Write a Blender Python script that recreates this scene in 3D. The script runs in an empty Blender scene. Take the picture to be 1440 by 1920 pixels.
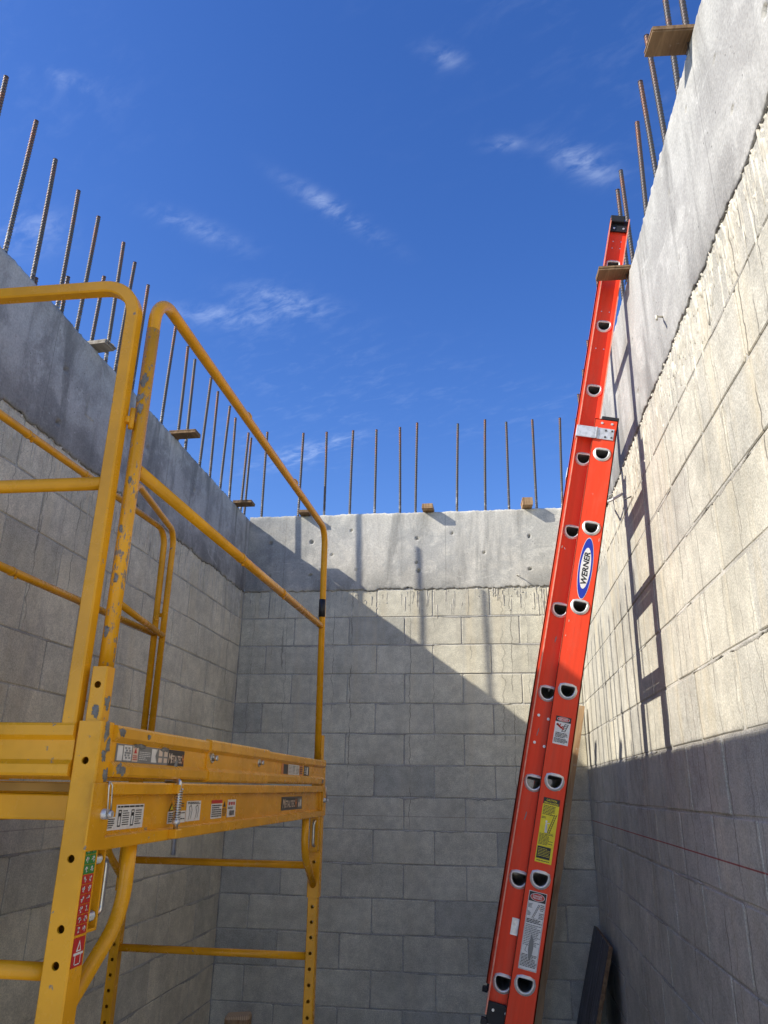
import bpy, bmesh, math, random
from mathutils import Vector, Matrix, noise

SC = bpy.context.scene
COL = SC.collection
Z0 = 2.845                      # floor level below the first bed joint
S = 0.2032                      # block course / half block module

# ------------------------------------------------------------------ camera
cam = bpy.data.cameras.new('camera')
cam_o = bpy.data.objects.new('camera', cam)
COL.objects.link(cam_o)
cam.sensor_fit = 'HORIZONTAL'
cam.sensor_width = 36.0
cam.lens = 1412.56 / 1440 * 36.0
cam.clip_start = 0.02
cam.clip_end = 2000
R = [[0.99078706, -0.13163531, 0.03183006], [0.13453338, 0.92967942, -0.3429241], [0.01554917, 0.34404697, 0.93882368]]
cam_o.matrix_world = Matrix([[R[i][0], R[i][2], -R[i][1], (0.59108, -5.33717, -1.16326 + Z0)[i]] for i in range(3)] + [[0, 0, 0, 1]])
SC.camera = cam_o

# ------------------------------------------------------------------ light
SUN = Vector((1.0, 0.45, -0.735)).normalized()      # direction the light travels
world = bpy.data.worlds.new('World')
SC.world = world
world.use_nodes = True
SKY_STRENGTH = 0.101
sun = bpy.data.lights.new('sun', 'SUN')
sun.energy = 3.25
sun.angle = math.radians(0.53)
sun.color = (1.0, 0.945, 0.85)
sun_o = bpy.data.objects.new('sun', sun)
COL.objects.link(sun_o)
sun_o.rotation_mode = 'QUATERNION'
sun_o.rotation_quaternion = SUN.to_track_quat('-Z', 'Y')
sun_o.location = (-8, -4, 9)
SC.view_settings.view_transform = 'Standard'
SC.view_settings.look = 'None'
SC.view_settings.exposure = 1.12
SC.view_settings.gamma = 1.0
SC.view_settings.use_curve_mapping = False


class NT:
    """small helper round a node tree"""
    def __init__(self, nt):
        self.nt = nt

    def new(self, t, **kw):
        n = self.nt.nodes.new(t)
        for k, v in kw.items():
            setattr(n, k, v)
        return n

    def put(self, sock, v):
        if hasattr(v, 'is_linked') or isinstance(v, bpy.types.NodeSocket):
            self.nt.links.new(v, sock)
        else:
            if isinstance(v, (tuple, list)) and len(v) == 3 and sock.type == 'RGBA':
                v = (*v, 1)
            sock.default_value = v

    def math(self, op, a, b=None, c=None, clamp=False):
        n = self.new('ShaderNodeMath', operation=op, use_clamp=clamp)
        self.put(n.inputs[0], a)
        if b is not None:
            self.put(n.inputs[1], b)
        if c is not None:
            self.put(n.inputs[2], c)
        return n.outputs[0]

    def vmath(self, op, a, b=None, out=0):
        n = self.new('ShaderNodeVectorMath', operation=op)
        self.put(n.inputs[0], a)
        if b is not None:
            self.put(n.inputs[1], b)
        return n.outputs[out]

    def sep(self, v):
        n = self.new('ShaderNodeSeparateXYZ')
        self.put(n.inputs[0], v)
        return n.outputs

    def comb(self, x, y, z):
        n = self.new('ShaderNodeCombineXYZ')
        for i, v in enumerate((x, y, z)):
            self.put(n.inputs[i], v)
        return n.outputs[0]

    def noise(self, vec, scale, detail=2, rough=0.5, dist=0.0, out=0):
        n = self.new('ShaderNodeTexNoise')
        self.put(n.inputs['Vector'], vec)
        n.inputs['Scale'].default_value = scale
        n.inputs['Detail'].default_value = detail
        n.inputs['Roughness'].default_value = rough
        n.inputs['Distortion'].default_value = dist
        return n.outputs[out]

    def voro(self, vec, scale, out='Distance', feature='F1'):
        n = self.new('ShaderNodeTexVoronoi', feature=feature)
        self.put(n.inputs['Vector'], vec)
        n.inputs['Scale'].default_value = scale
        return n.outputs[out]

    def ramp(self, v, lo, hi, a=0.0, b=1.0, smooth=True):
        n = self.new('ShaderNodeMapRange')
        n.interpolation_type = 'SMOOTHSTEP' if smooth else 'LINEAR'
        self.put(n.inputs[0], v)
        self.put(n.inputs[1], lo)
        self.put(n.inputs[2], hi)
        self.put(n.inputs[3], a)
        self.put(n.inputs[4], b)
        return n.outputs[0]

    def mix(self, f, a, b, mode='MIX'):
        n = self.new('ShaderNodeMix', data_type='RGBA', blend_type=mode)
        self.put(n.inputs[0], f)
        self.put(n.inputs[6], a)
        self.put(n.inputs[7], b)
        return n.outputs[2]

    def white(self, w):
        n = self.new('ShaderNodeTexWhiteNoise', noise_dimensions='1D')
        self.put(n.inputs['W'], w)
        c = self.new('ShaderNodeSeparateColor')
        self.nt.links.new(n.outputs['Color'], c.inputs[0])
        return c.outputs

    def bump(self, h, strength, dist, normal=None):
        n = self.new('ShaderNodeBump')
        n.inputs['Strength'].default_value = strength
        n.inputs['Distance'].default_value = dist
        self.put(n.inputs['Height'], h)
        if normal is not None:
            self.put(n.inputs['Normal'], normal)
        return n.outputs[0]


# sky: Nishita with thin cirrus
w = NT(world.node_tree)
bg = world.node_tree.nodes['Background']
sky = w.new('ShaderNodeTexSky', sky_type='NISHITA')
sky.sun_disc = False
sky.sun_elevation = math.asin(-SUN.z)
sky.sun_rotation = math.atan2(-SUN.x, -SUN.y)
sky.altitude = 0
sky.air_density = 1.0
sky.dust_density = 0.35
sky.ozone_density = 2.6
hs = w.new('ShaderNodeHueSaturation')
hs.inputs['Hue'].default_value = 0.517
hs.inputs['Saturation'].default_value = 1.29
hs.inputs['Value'].default_value = 1.0
world.node_tree.links.new(sky.outputs[0], hs.inputs['Color'])
tc = w.new('ShaderNodeTexCoord').outputs['Generated']
sx, sy, sz = w.sep(tc)
zz = w.math('MAXIMUM', sz, 0.06)
px = w.math('DIVIDE', sx, zz)
py = w.math('DIVIDE', sy, zz)
# wind-drawn wisps on a flat cloud layer
ang = math.radians(-28)
ca, sa = math.cos(ang), math.sin(ang)
pu = w.math('ADD', w.math('MULTIPLY', px, ca), w.math('MULTIPLY', py, sa))
pv = w.math('SUBTRACT', w.math('MULTIPLY', py, ca), w.math('MULTIPLY', px, sa))
n3 = w.noise(w.comb(w.math('MULTIPLY', pu, 1.8), w.math('MULTIPLY', pv, 3.6), 1.3), 8.0, 6, 0.60, 0.35)
n2 = w.noise(w.comb(px, py, 9.1), 1.3, 2, 0.5)
wisp = w.math('MULTIPLY', w.ramp(n3, 0.46, 0.84), w.ramp(n2, 0.46, 0.72))


def cloud_at(d, t, la, lb, gain):
    """a streak of cirrus round direction d, drawn out along t"""
    d = Vector(d).normalized()
    t = Vector(t)
    t = (t - d * t.dot(d)).normalized()
    b = d.cross(t)
    # squared length of the offset, measured in units of the streak's size (pre-scaled axes)
    a = w.vmath('DOT_PRODUCT', tc, tuple(t / la), out=1)
    c = w.vmath('DOT_PRODUCT', tc, tuple(b / lb), out=1)
    e = w.math('MULTIPLY_ADD', a, a, w.math('MULTIPLY', c, c))
    g = w.math('POWER', 0.36788, e)
    return w.math('MULTIPLY', g, gain)


def sky_dir(x, y):
    v = Vector(((x - 720) / 1412.56, 1, -(y - 960) / 1412.56))
    return Vector([sum(R[i][k] * v[k] for k in range(3)) for i in range(3)]).normalized()


# world directions of the brighter wisps (start, end)
WISPS = [((565, 355), (690, 432), .010, 1.0), ((300, 400), (440, 455), .011, .6), ((335, 585), (500, 600), .012, .75), ((470, 555), (595, 580), .016, 1.0),
         ((500, 870), (650, 825), .011, .95), ((1045, 280), (1135, 325), .014, 1.05), ((915, 270), (970, 268), .007, .8),
         ((805, 100), (860, 112), .010, .7), ((5, 440), (110, 430), .022, .7), ((90, 140), (190, 165), .009, .5)]
tot = None
for a, b, lb, g in WISPS:
    da, db = sky_dir(*a), sky_dir(*b)
    m = cloud_at(da + db, db - da, (db - da).length * .62, lb, g)
    tot = m if tot is None else w.math('ADD', tot, m)
placed = w.math('MULTIPLY', tot, w.ramp(n3, 0.34, 0.78))
mask = w.math('ADD', w.math('MULTIPLY', wisp, 0.045), w.math('MULTIPLY', placed, 0.25), clamp=True)
cl = w.mix(mask, hs.outputs[0], (5.6, 6.3, 7.4))
world.node_tree.links.new(cl, bg.inputs['Color'])
bg.inputs['Strength'].default_value = SKY_STRENGTH
world.cycles.sampling_method = 'MANUAL'
world.cycles.sample_map_resolution = 512

# ------------------------------------------------------------------ object helpers
def tag(o, label=None, cat=None, group=None, kind=None):
    for k, v in (('label', label), ('category', cat), ('group', group), ('kind', kind)):
        if v:
            o[k] = v
    return o


def thing(name, label, cat, loc=(0, 0, 0), rot=(0, 0, 0), group=None):
    o = bpy.data.objects.new(name, None)
    o.empty_display_size = 0.1
    COL.objects.link(o)
    o.location = loc
    o.rotation_euler = rot
    return tag(o, label, cat, group)


def link_mesh(name, me, parent=None):
    o = bpy.data.objects.new(name, me)
    COL.objects.link(o)
    if parent is not None:
        o.parent = parent
    return o


class MB:
    """collects faces; several material slots; coordinates as given"""
    def __init__(self):
        self.v, self.f, self.m, self.sm = [], [], [], []

    def add(self, vs, fs, mi=0, smooth=False):
        k = len(self.v)
        self.v += [tuple(v) for v in vs]
        for f in fs:
            self.f.append([i + k for i in f])
            self.m.append(mi)
            self.sm.append(smooth)
        return self

    def box(self, a, b, mi=0, bev=0.0):
        x0, y0, z0 = [min(a[i], b[i]) for i in range(3)]
        x1, y1, z1 = [max(a[i], b[i]) for i in range(3)]
        if bev <= 0:
            vs = [(x, y, z) for z in (z0, z1) for y in (y0, y1) for x in (x0, x1)]
            fs = [(0, 2, 3, 1), (4, 5, 7, 6), (0, 1, 5, 4), (2, 6, 7, 3), (0, 4, 6, 2), (1, 3, 7, 5)]
            return self.add(vs, fs, mi)
        bm = bmesh.new()
        bmesh.ops.create_cube(bm, size=1)
        for v in bm.verts:
            v.co = Vector(((x0 + x1) / 2 + v.co.x * (x1 - x0), (y0 + y1) / 2 + v.co.y * (y1 - y0), (z0 + z1) / 2 + v.co.z * (z1 - z0)))
        bmesh.ops.bevel(bm, geom=bm.edges[:], offset=bev, segments=2, affect='EDGES', profile=0.5)
        bm.verts.index_update()
        self.add([v.co[:] for v in bm.verts], [[v.index for v in f.verts] for f in bm.faces], mi, False)
        bm.free()
        return self

    def prism(self, poly, axis, a, b, mi=0):
        """poly = list of 2D points (other two axes in order), extruded along axis from a to b"""
        def mk(p, t):
            q = list(p)
            q.insert(axis, t)
            return tuple(q)
        n = len(poly)
        vs = [mk(p, a) for p in poly] + [mk(p, b) for p in poly]
        fs = [list(range(n))[::-1], list(range(n, 2 * n))] + [(i, (i + 1) % n, n + (i + 1) % n, n + i) for i in range(n)]
        return self.add(vs, fs, mi)

    def sweep(self, pts, prof, mi=0, cap=True, smooth=True, up=None):
        """prof: list of 2D points swept along pts with parallel transport"""
        pts = [Vector(p) for p in pts]
        n, m = len(pts), len(prof)
        t0 = (pts[1] - pts[0]).normalized()
        u = Vector(up) if up is not None else (Vector((0, 0, 1)) if abs(t0.z) < 0.9 else Vector((1, 0, 0)))
        u = (u - t0 * u.dot(t0)).normalized()
        vs = []
        prev = t0
        for i, p in enumerate(pts):
            if i == 0:
                t = t0
            elif i == n - 1:
                t = (pts[i] - pts[i - 1]).normalized()
            else:
                t = ((pts[i] - pts[i - 1]).normalized() + (pts[i + 1] - pts[i]).normalized()).normalized()
            q = prev.rotation_difference(t)
            u = q @ u
            u = (u - t * u.dot(t)).normalized()
            prev = t
            s = t.cross(u)
            for a, b in prof:
                vs.append(p + u * a + s * b)
        fs = []
        for i in range(n - 1):
            for j in range(m):
                k = (j + 1) % m
                fs.append((i * m + j, i * m + k, (i + 1) * m + k, (i + 1) * m + j))
        self.add(vs, fs, mi, smooth)
        if cap:
            k = len(self.v) - len(vs)
            self.f.append([k + j for j in range(m)][::-1])
            self.m.append(mi); self.sm.append(False)
            self.f.append([k + (n - 1) * m + j for j in range(m)])
            self.m.append(mi); self.sm.append(False)
        return self

    def tube(self, pts, r, n=14, mi=0, cap=True):
        return self.sweep(pts, [(r * math.cos(2 * math.pi * j / n), r * math.sin(2 * math.pi * j / n)) for j in range(n)], mi, cap)

    def disc(self, c, nrm, r, h, n=12, mi=0):
        c, nrm = Vector(c), Vector(nrm).normalized()
        return self.tube([c, c + nrm * h], r, n, mi)

    def mesh(self, name, mats, origin=None):
        me = bpy.data.meshes.new(name)
        vs = self.v
        if origin is not None:
            vs = [(a - origin[0], b - origin[1], c - origin[2]) for a, b, c in vs]
        me.from_pydata(vs, [], self.f)
        for m in (mats if isinstance(mats, (list, tuple)) else [mats]):
            me.materials.append(m)
        me.polygons.foreach_set('material_index', self.m)
        me.polygons.foreach_set('use_smooth', self.sm)
        me.update()
        return me

    def build(self, name, mats, parent=None, origin=None):
        if origin is None and parent is not None:
            origin = parent.get('_o')
        return link_mesh(name, self.mesh(name, mats, origin), parent)


ORIG = {}


def wbuild(mb, name, mats, parent):
    """mesh in world coordinates under a thing or a part of it"""
    return link_mesh(name, mb.mesh(name, mats, ORIG.get(parent.name, (0, 0, 0))), parent)


def wthing(name, label, cat, loc, group=None):
    o = thing(name, label, cat, loc, group=group)
    ORIG[o.name] = loc
    return o


def subpart(mb, name, mats, part, root):
    o = link_mesh(name, mb.mesh(name, mats, ORIG.get(root.name, (0, 0, 0))), part)
    return o


def P(x, y, z):
    return (x, y, z + Z0)


def fillet(pts, r, n=7):
    """round the corners of a polyline"""
    pts = [Vector(p) for p in pts]
    out = [pts[0]]
    for i in range(1, len(pts) - 1):
        a, b, c = pts[i - 1], pts[i], pts[i + 1]
        d1, d2 = (a - b).normalized(), (c - b).normalized()
        al = d1.angle(d2)
        L = min(r / math.tan(al / 2), (a - b).length * .49, (c - b).length * .49)
        rr = L * math.tan(al / 2)
        ctr = b + (d1 + d2).normalized() * (rr / math.sin(al / 2))
        s, e = b + d1 * L - ctr, b + d2 * L - ctr
        tot = s.angle(e)
        ax = s.cross(e).normalized()
        for k in range(n + 1):
            out.append(ctr + Matrix.Rotation(tot * k / n, 3, ax) @ s)
    out.append(pts[-1])
    return out


SQ = lambda h, c=0.003: [(-h + c, -h), (h - c, -h), (h, -h + c), (h, h - c), (h - c, h), (-h + c, h), (-h, h - c), (-h, -h + c)]

# ------------------------------------------------------------------ materials
def material(name, fn, rough=0.8, spec=0.3, metal=0.0):
    m = bpy.data.materials.new(name)
    m.use_nodes = True
    b = m.node_tree.nodes['Principled BSDF']
    b.inputs['Roughness'].default_value = rough
    b.inputs['Specular IOR Level'].default_value = spec
    b.inputs['Metallic'].default_value = metal
    t = NT(m.node_tree)
    t.b = b
    t.pos = None
    fn(t)
    return m


def pos(t):
    return t.new('ShaderNodeNewGeometry').outputs['Position']


def objc(t):
    return t.new('ShaderNodeTexCoord').outputs['Object']


def plain(name, col, rough=0.6, spec=0.3, metal=0.0, var=0.12, scale=30, bump=0.0):
    def fn(t):
        c = objc(t)
        n = t.noise(c, scale, 2, 0.6)
        f = t.ramp(n, 0.3, 0.7, 1 - var, 1 + var)
        node = t.new('ShaderNodeVectorMath', operation='SCALE')
        node.inputs[0].default_value = col
        t.put(node.inputs['Scale'], f)
        t.put(t.b.inputs['Base Color'], node.outputs[0])
        if bump:
            t.put(t.b.inputs['Normal'], t.bump(t.noise(c, scale * 6, 1, .6), bump, 0.002))
    return material(name, fn, rough, spec, metal)


def streaks(t, u, z, cell, width, prob, seed, zlo, zhi, ztop, wob=0.012):
    """thin runs of grout water: mask 0..1"""
    wn = t.noise(t.comb(t.math('MULTIPLY', u, 3.0), seed, t.math('MULTIPLY', z, 9.0)), 1.0, 3, 0.6)
    u2 = t.math('ADD', u, t.math('MULTIPLY', t.math('SUBTRACT', wn, 0.5), wob * 5))
    c = t.math('DIVIDE', u2, cell)
    i = t.math('FLOOR', c)
    fr = t.math('SUBTRACT', c, i)
    r = t.white(t.math('ADD', i, seed * 17.3))
    ctr = t.math('ADD', 0.2, t.math('MULTIPLY', r[0], 0.6))
    d = t.math('MULTIPLY', t.math('ABSOLUTE', t.math('SUBTRACT', fr, ctr)), cell)
    ww = t.math('MULTIPLY', width, t.math('ADD', 0.5, r[2]))
    line = t.ramp(t.math('DIVIDE', d, ww), 0.35, 1.0, 1.0, 0.0)
    gate = t.math('GREATER_THAN', r[1], 1 - prob)
    r2 = t.white(t.math('ADD', i, seed * 31.7 + 5))
    zb = t.math('ADD', zlo, t.math('MULTIPLY', r2[0], zhi - zlo))
    low = t.ramp(z, zb, t.math('ADD', zb, 0.06))
    top = t.ramp(z, ztop - 0.35, ztop, 1.0, 0.9)
    brk = t.ramp(t.noise(t.comb(t.math('MULTIPLY', u, 9.0), seed, t.math('MULTIPLY', z, 6.0)), 1.0, 1), 0.34, 0.52)
    fade = t.math('ADD', 0.45, t.math('MULTIPLY', r2[1], 0.55))
    m = t.math('MULTIPLY', t.math('MULTIPLY', line, gate), t.math('MULTIPLY', low, top))
    return t.math('MULTIPLY', t.math('MULTIPLY', m, brk), fade)


def block_mat(name, axis, base, alt, dark, seed, p_dark, p_pale, zlo=0.9, zhi=2.4, cell=0.075, p_tone=.86, ink=.7):
    def fn(t):
        p = pos(t)
        xyz = t.sep(p)
        u, z = xyz[axis], xyz[2]
        rnd = t.new('ShaderNodeObjectInfo').outputs['Random']
        r3 = t.white(t.math('MULTIPLY', rnd, 913.0))
        c = t.mix(r3[0], base, alt)
        c = t.mix(t.math('MULTIPLY', t.math('GREATER_THAN', r3[1], p_tone), 0.7), c, dark)
        br = t.ramp(t.noise(p, 2.3, 2, 0.6), 0.28, 0.72, 0.86, 1.12)
        mott = t.ramp(t.noise(p, 16, 3, 0.65), 0.3, 0.7, 0.88, 1.12)
        fine = t.noise(p, 190, 1, 0.7)
        grain = t.ramp(fine, 0.30, 0.70, 0.82, 1.16)
        k = t.math('MULTIPLY', t.math('MULTIPLY', br, mott), grain)
        pit = t.voro(p, 120)
        pitm = t.math('MULTIPLY', t.ramp(pit, 0.10, 0.20, 1.0, 0.0), t.math('GREATER_THAN', mott, 1.0))
        k = t.math('MULTIPLY', k, t.ramp(pitm, 0, 1, 1, 0.66, False))
        c = t.mix(1.0, c, t.comb(k, k, k), 'MULTIPLY')
        # pale lime / yellow wash running down from the bond beam
        vz = t.comb(t.math('MULTIPLY', u, 7.5), seed, t.math('MULTIPLY', z, 0.45))
        wash = t.ramp(t.noise(vz, 1.0, 3, 0.62), 0.48, 0.75)
        hgt = t.ramp(z, 1.0, 2.9, 0.25, 1.0)
        c = t.mix(t.math('MULTIPLY', t.math('MULTIPLY', wash, hgt), 0.75 * p_pale), c, (0.64, 0.545, 0.36))
        wash2 = t.ramp(t.noise(t.comb(t.math('MULTIPLY', u, 11.0), seed + 4, t.math('MULTIPLY', z, 0.8)), 1.0, 3, 0.6), 0.52, 0.78)
        c = t.mix(t.math('MULTIPLY', t.math('MULTIPLY', wash2, hgt), 0.5), c, (0.30, 0.285, 0.255))
        s1 = streaks(t, u, z, cell, 0.0032, p_dark, seed, zlo, zhi, 3.05)
        s2 = streaks(t, u, z, cell * 1.7, 0.0062, p_dark * .8, seed + 2.2, zlo + .3, 2.75, 3.05, 0.02)
        c = t.mix(t.math('MULTIPLY', s1, ink), c, (0.10, 0.09, 0.078))
        c = t.mix(t.math('MULTIPLY', s2, ink * .7), c, (0.12, 0.108, 0.095))
        # chalk line snapped round the room
        ch = t.ramp(t.math('ABSOLUTE', t.math('SUBTRACT', z, Z0 - 1.337)), 0.0012, 0.0030, 1.0, 0.0)
        chs = {'block_right': 0.85, 'block_left': 0.4, 'block_back': 0.42}[name]
        chc = (0.30, 0.035, 0.03) if name == 'block_right' else (0.16, 0.09, 0.08)
        c = t.mix(t.math('MULTIPLY', ch, chs), c, chc)
        t.put(t.b.inputs['Base Color'], c)
        t.put(t.b.inputs['Normal'], t.bump(t.noise(p, 150, 2, 0.75), 0.45, 0.0028))
    return material(name, fn, 0.92, 0.15)


M = {}
M['block_back'] = block_mat('block_back', 0, (0.61, 0.57, 0.44), (0.55, 0.515, 0.405), (0.40, 0.39, 0.33), 1.0, 0.42, 0.8, 1.35, 2.75, 0.115, .87, .78)
M['block_left'] = block_mat('block_left', 1, (0.62, 0.56, 0.425), (0.57, 0.52, 0.40), (0.48, 0.45, 0.36), 3.0, 0.34, 0.7, 2.0, 2.95, 0.10, .88, .62)
M['block_right'] = block_mat('block_right', 1, (0.465, 0.44, 0.36), (0.43, 0.41, 0.345), (0.39, 0.375, 0.325), 5.0, 0.62, 0.85, -.3, 2.0, 0.075, .85, .80)


def mortar_fn(t):
    p = pos(t)
    k = t.math('MULTIPLY', t.ramp(t.noise(p, 6, 2, 0.6), 0.3, 0.7, 0.8, 1.15), t.ramp(t.noise(p, 160, 1, 0.7), 0.3, 0.7, 0.82, 1.15))
    c = t.mix(1.0, (0.42, 0.40, 0.35), t.comb(k, k, k), 'MULTIPLY')
    t.put(t.b.inputs['Base Color'], c)
    t.put(t.b.inputs['Normal'], t.bump(t.noise(p, 110, 2, 0.7), 0.8, 0.004))


M['mortar'] = material('mortar', mortar_fn, 0.95, 0.1)


def beam_mat(name, axis, base, dark, seed):
    def fn(t):
        p = pos(t)
        xyz = t.sep(p)
        u, z = xyz[axis], xyz[2]
        c = t.mix(t.ramp(t.noise(p, 2.6, 4, 0.66, 0.5), 0.40, 0.60), base, dark)
        c = t.mix(t.math('MULTIPLY', t.ramp(t.noise(p, 7, 4, 0.7, 0.6), 0.50, 0.68), 0.6), c, tuple(x * 1.22 for x in base))
        # water marks drawn downwards, darker damp band above the joint
        vz = t.comb(t.math('MULTIPLY', u, 5.5), seed, t.math('MULTIPLY', z, 0.9))
        c = t.mix(t.math('MULTIPLY', t.ramp(t.noise(vz, 1.0, 4, 0.62, 0.4), 0.47, 0.66), 0.8), c, tuple(x * 0.62 for x in dark))
        damp = t.math('MULTIPLY', t.ramp(z, 3.05, 3.30, 1.0, 0.0), t.ramp(t.noise(t.comb(t.math('MULTIPLY', u, 2.5), seed, z), 1.4, 4, .6), 0.40, 0.62))
        c = t.mix(t.math('MULTIPLY', damp, 0.7), c, tuple(x * 0.55 for x in dark))
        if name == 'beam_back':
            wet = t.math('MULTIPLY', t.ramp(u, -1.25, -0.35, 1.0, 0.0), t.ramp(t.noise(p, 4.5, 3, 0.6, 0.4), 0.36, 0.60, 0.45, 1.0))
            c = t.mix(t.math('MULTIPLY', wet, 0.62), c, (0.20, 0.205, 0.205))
        # rubbed, paler scrapes left by the form boards, and the seams between the boards
        sc_ = t.ramp(t.noise(t.comb(t.math('MULTIPLY', u, 4.0), seed + 3, t.math('MULTIPLY', z, 14.0)), 1.0, 4, 0.7, 1.2), 0.60, 0.70)
        c = t.mix(t.math('MULTIPLY', sc_, 0.30), c, tuple(x * 1.35 for x in base))
        seam = t.math('ABSOLUTE', t.math('SUBTRACT', t.math('FRACT', t.math('DIVIDE', t.math('ADD', u, 0.31 * seed), 1.22)), 0.5))
        c = t.mix(t.ramp(seam, 0.0012, 0.0035, 0.45, 0.0), c, tuple(x * 0.5 for x in dark))
        # bug holes and splashes
        v = t.voro(p, 26)
        bug = t.math('MULTIPLY', t.ramp(v, 0.05, 0.10, 1.0, 0.0), t.math('GREATER_THAN', t.noise(p, 9, 2), 0.53))
        c = t.mix(t.math('MULTIPLY', bug, 0.75), c, (0.06, 0.06, 0.055))
        sp = t.ramp(t.noise(p, 34, 3, 0.75, 1.0), 0.64, 0.72)
        c = t.mix(t.math('MULTIPLY', sp, 0.5), c, (0.56, 0.55, 0.51))
        g = t.ramp(t.noise(p, 120, 2, 0.7), 0.3, 0.7, 0.86, 1.12)
        c = t.mix(1.0, c, t.comb(g, g, g), 'MULTIPLY')
        t.put(t.b.inputs['Base Color'], c)
        t.put(t.b.inputs['Normal'], t.bump(t.noise(p, 60, 3, 0.65), 0.5, 0.003))
    return material(name, fn, 0.85, 0.2)


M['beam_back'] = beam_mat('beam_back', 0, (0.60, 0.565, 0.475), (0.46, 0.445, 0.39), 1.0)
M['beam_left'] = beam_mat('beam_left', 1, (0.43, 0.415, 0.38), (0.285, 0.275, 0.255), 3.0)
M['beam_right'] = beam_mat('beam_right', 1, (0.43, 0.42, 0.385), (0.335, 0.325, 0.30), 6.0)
M['grout'] = plain('grout', (0.52, 0.485, 0.40), 0.95, 0.1, 0, 0.25, 20, 0.6)
M['floor'] = plain('floor', (0.52, 0.49, 0.43), 0.9, 0.2, 0, 0.2, 3, 0.3)
M['ground'] = plain('ground', (0.55, 0.50, 0.40), 0.95, 0.1, 0, 0.25, 0.6, 0.3)


def rebar_fn(t):
    c = pos(t)
    o = t.sep(objc(t))[2]
    top = t.ramp(o, 0.45, 0.84, 0.10, 0.80)
    r = t.ramp(t.noise(c, 13, 4, 0.65), 0.36, 0.66)
    col = t.mix(t.math('MULTIPLY', r, top), (0.095, 0.089, 0.086), (0.21, 0.085, 0.042))
    glint = t.math('MULTIPLY', t.ramp(t.noise(c, 30, 3, .6), 0.5, 0.62), t.ramp(o, 0.12, 0.36, 1.0, 0.0))  # pale colour low on the bars paints in white glints on the ribs
    col = t.mix(t.math('MULTIPLY', glint, 0.8), col, (0.36, 0.35, 0.32))
    t.put(t.b.inputs['Base Color'], col)


M['rebar'] = material('rebar', rebar_fn, 0.45, 0.5, 0.5)


def paint_fn(chip, lo, hi, fine=34, zs=1.0, broad=.30):
    def fn(t):
        p = pos(t)
        k = t.ramp(t.noise(p, 9, 3, 0.6), 0.3, 0.7, 0.88, 1.08)
        c = t.mix(1.0, (0.76, 0.355, 0.012), t.comb(k, k, k), 'MULTIPLY')
        dust = t.ramp(t.noise(p, 22, 4, 0.7), 0.55, 0.75)
        c = t.mix(t.math('MULTIPLY', dust, 0.14), c, (0.46, 0.27, 0.06))
        # concrete smears and worn spots
        nz = t.math('ADD', t.math('MULTIPLY', t.noise(t.vmath('MULTIPLY', p, (1, 1, zs)), fine, 4, 0.7), 1 - broad), t.math('MULTIPLY', t.noise(p, 9, 2, 0.5), broad))
        m = t.ramp(nz, lo, hi)
        c = t.mix(t.math('MULTIPLY', m, chip), c, (0.20, 0.195, 0.18))
        speck = t.math('GREATER_THAN', t.noise(p, 130, 2, .6), 0.75)
        c = t.mix(t.math('MULTIPLY', speck, 0.5), c, (0.25, 0.16, 0.07))
        t.put(t.b.inputs['Base Color'], c)
        rr = t.ramp(m, 0, 1, 0.26, 0.85, False)
        t.put(t.b.inputs['Roughness'], t.math('ADD', rr, t.math('MULTIPLY', dust, 0.25)))
        t.put(t.b.inputs['Normal'], t.bump(t.noise(p, 60, 1, 0.6), 0.06, 0.002))
    return fn


M['yellow'] = material('yellow_paint', paint_fn(0.85, 0.635, 0.665), 0.4, 0.36)
M['yellow_worn'] = material('yellow_worn', paint_fn(0.9, 0.545, 0.60, 120, .40, .22), 0.4, 0.4)
M['splat'] = plain('dried_cement', (0.215, 0.21, 0.195), 0.95, 0.1, 0, 0.2, 60, 0.8)
M['deck'] = plain('deck', (0.34, 0.19, 0.05), 0.7, 0.2, 0, 0.2, 12)
M['chrome'] = plain('zinc', (0.62, 0.62, 0.60), 0.28, 0.5, 0.95, 0.1, 60)
M['galv'] = plain('galvanised', (0.62, 0.63, 0.63), 0.42, 0.5, 0.6, 0.2, 50)
M['alu'] = plain('aluminium', (0.66, 0.65, 0.62), 0.42, 0.5, 0.55, 0.1, 40)
M['rung_shade_grey'] = plain('rung_shade_grey', (0.22, 0.215, 0.205), 0.5, 0.4, 0.5, 0.2, 40)  # weathered grey, darkened to put the hollow rungs' inner shade into the colour
M['rubber'] = plain('rubber', (0.02, 0.02, 0.022), 0.6, 0.3, 0, 0.2, 20)
M['steel_dark'] = plain('steel_dark', (0.09, 0.085, 0.08), 0.5, 0.4, 0.6, 0.2, 40)


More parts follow.
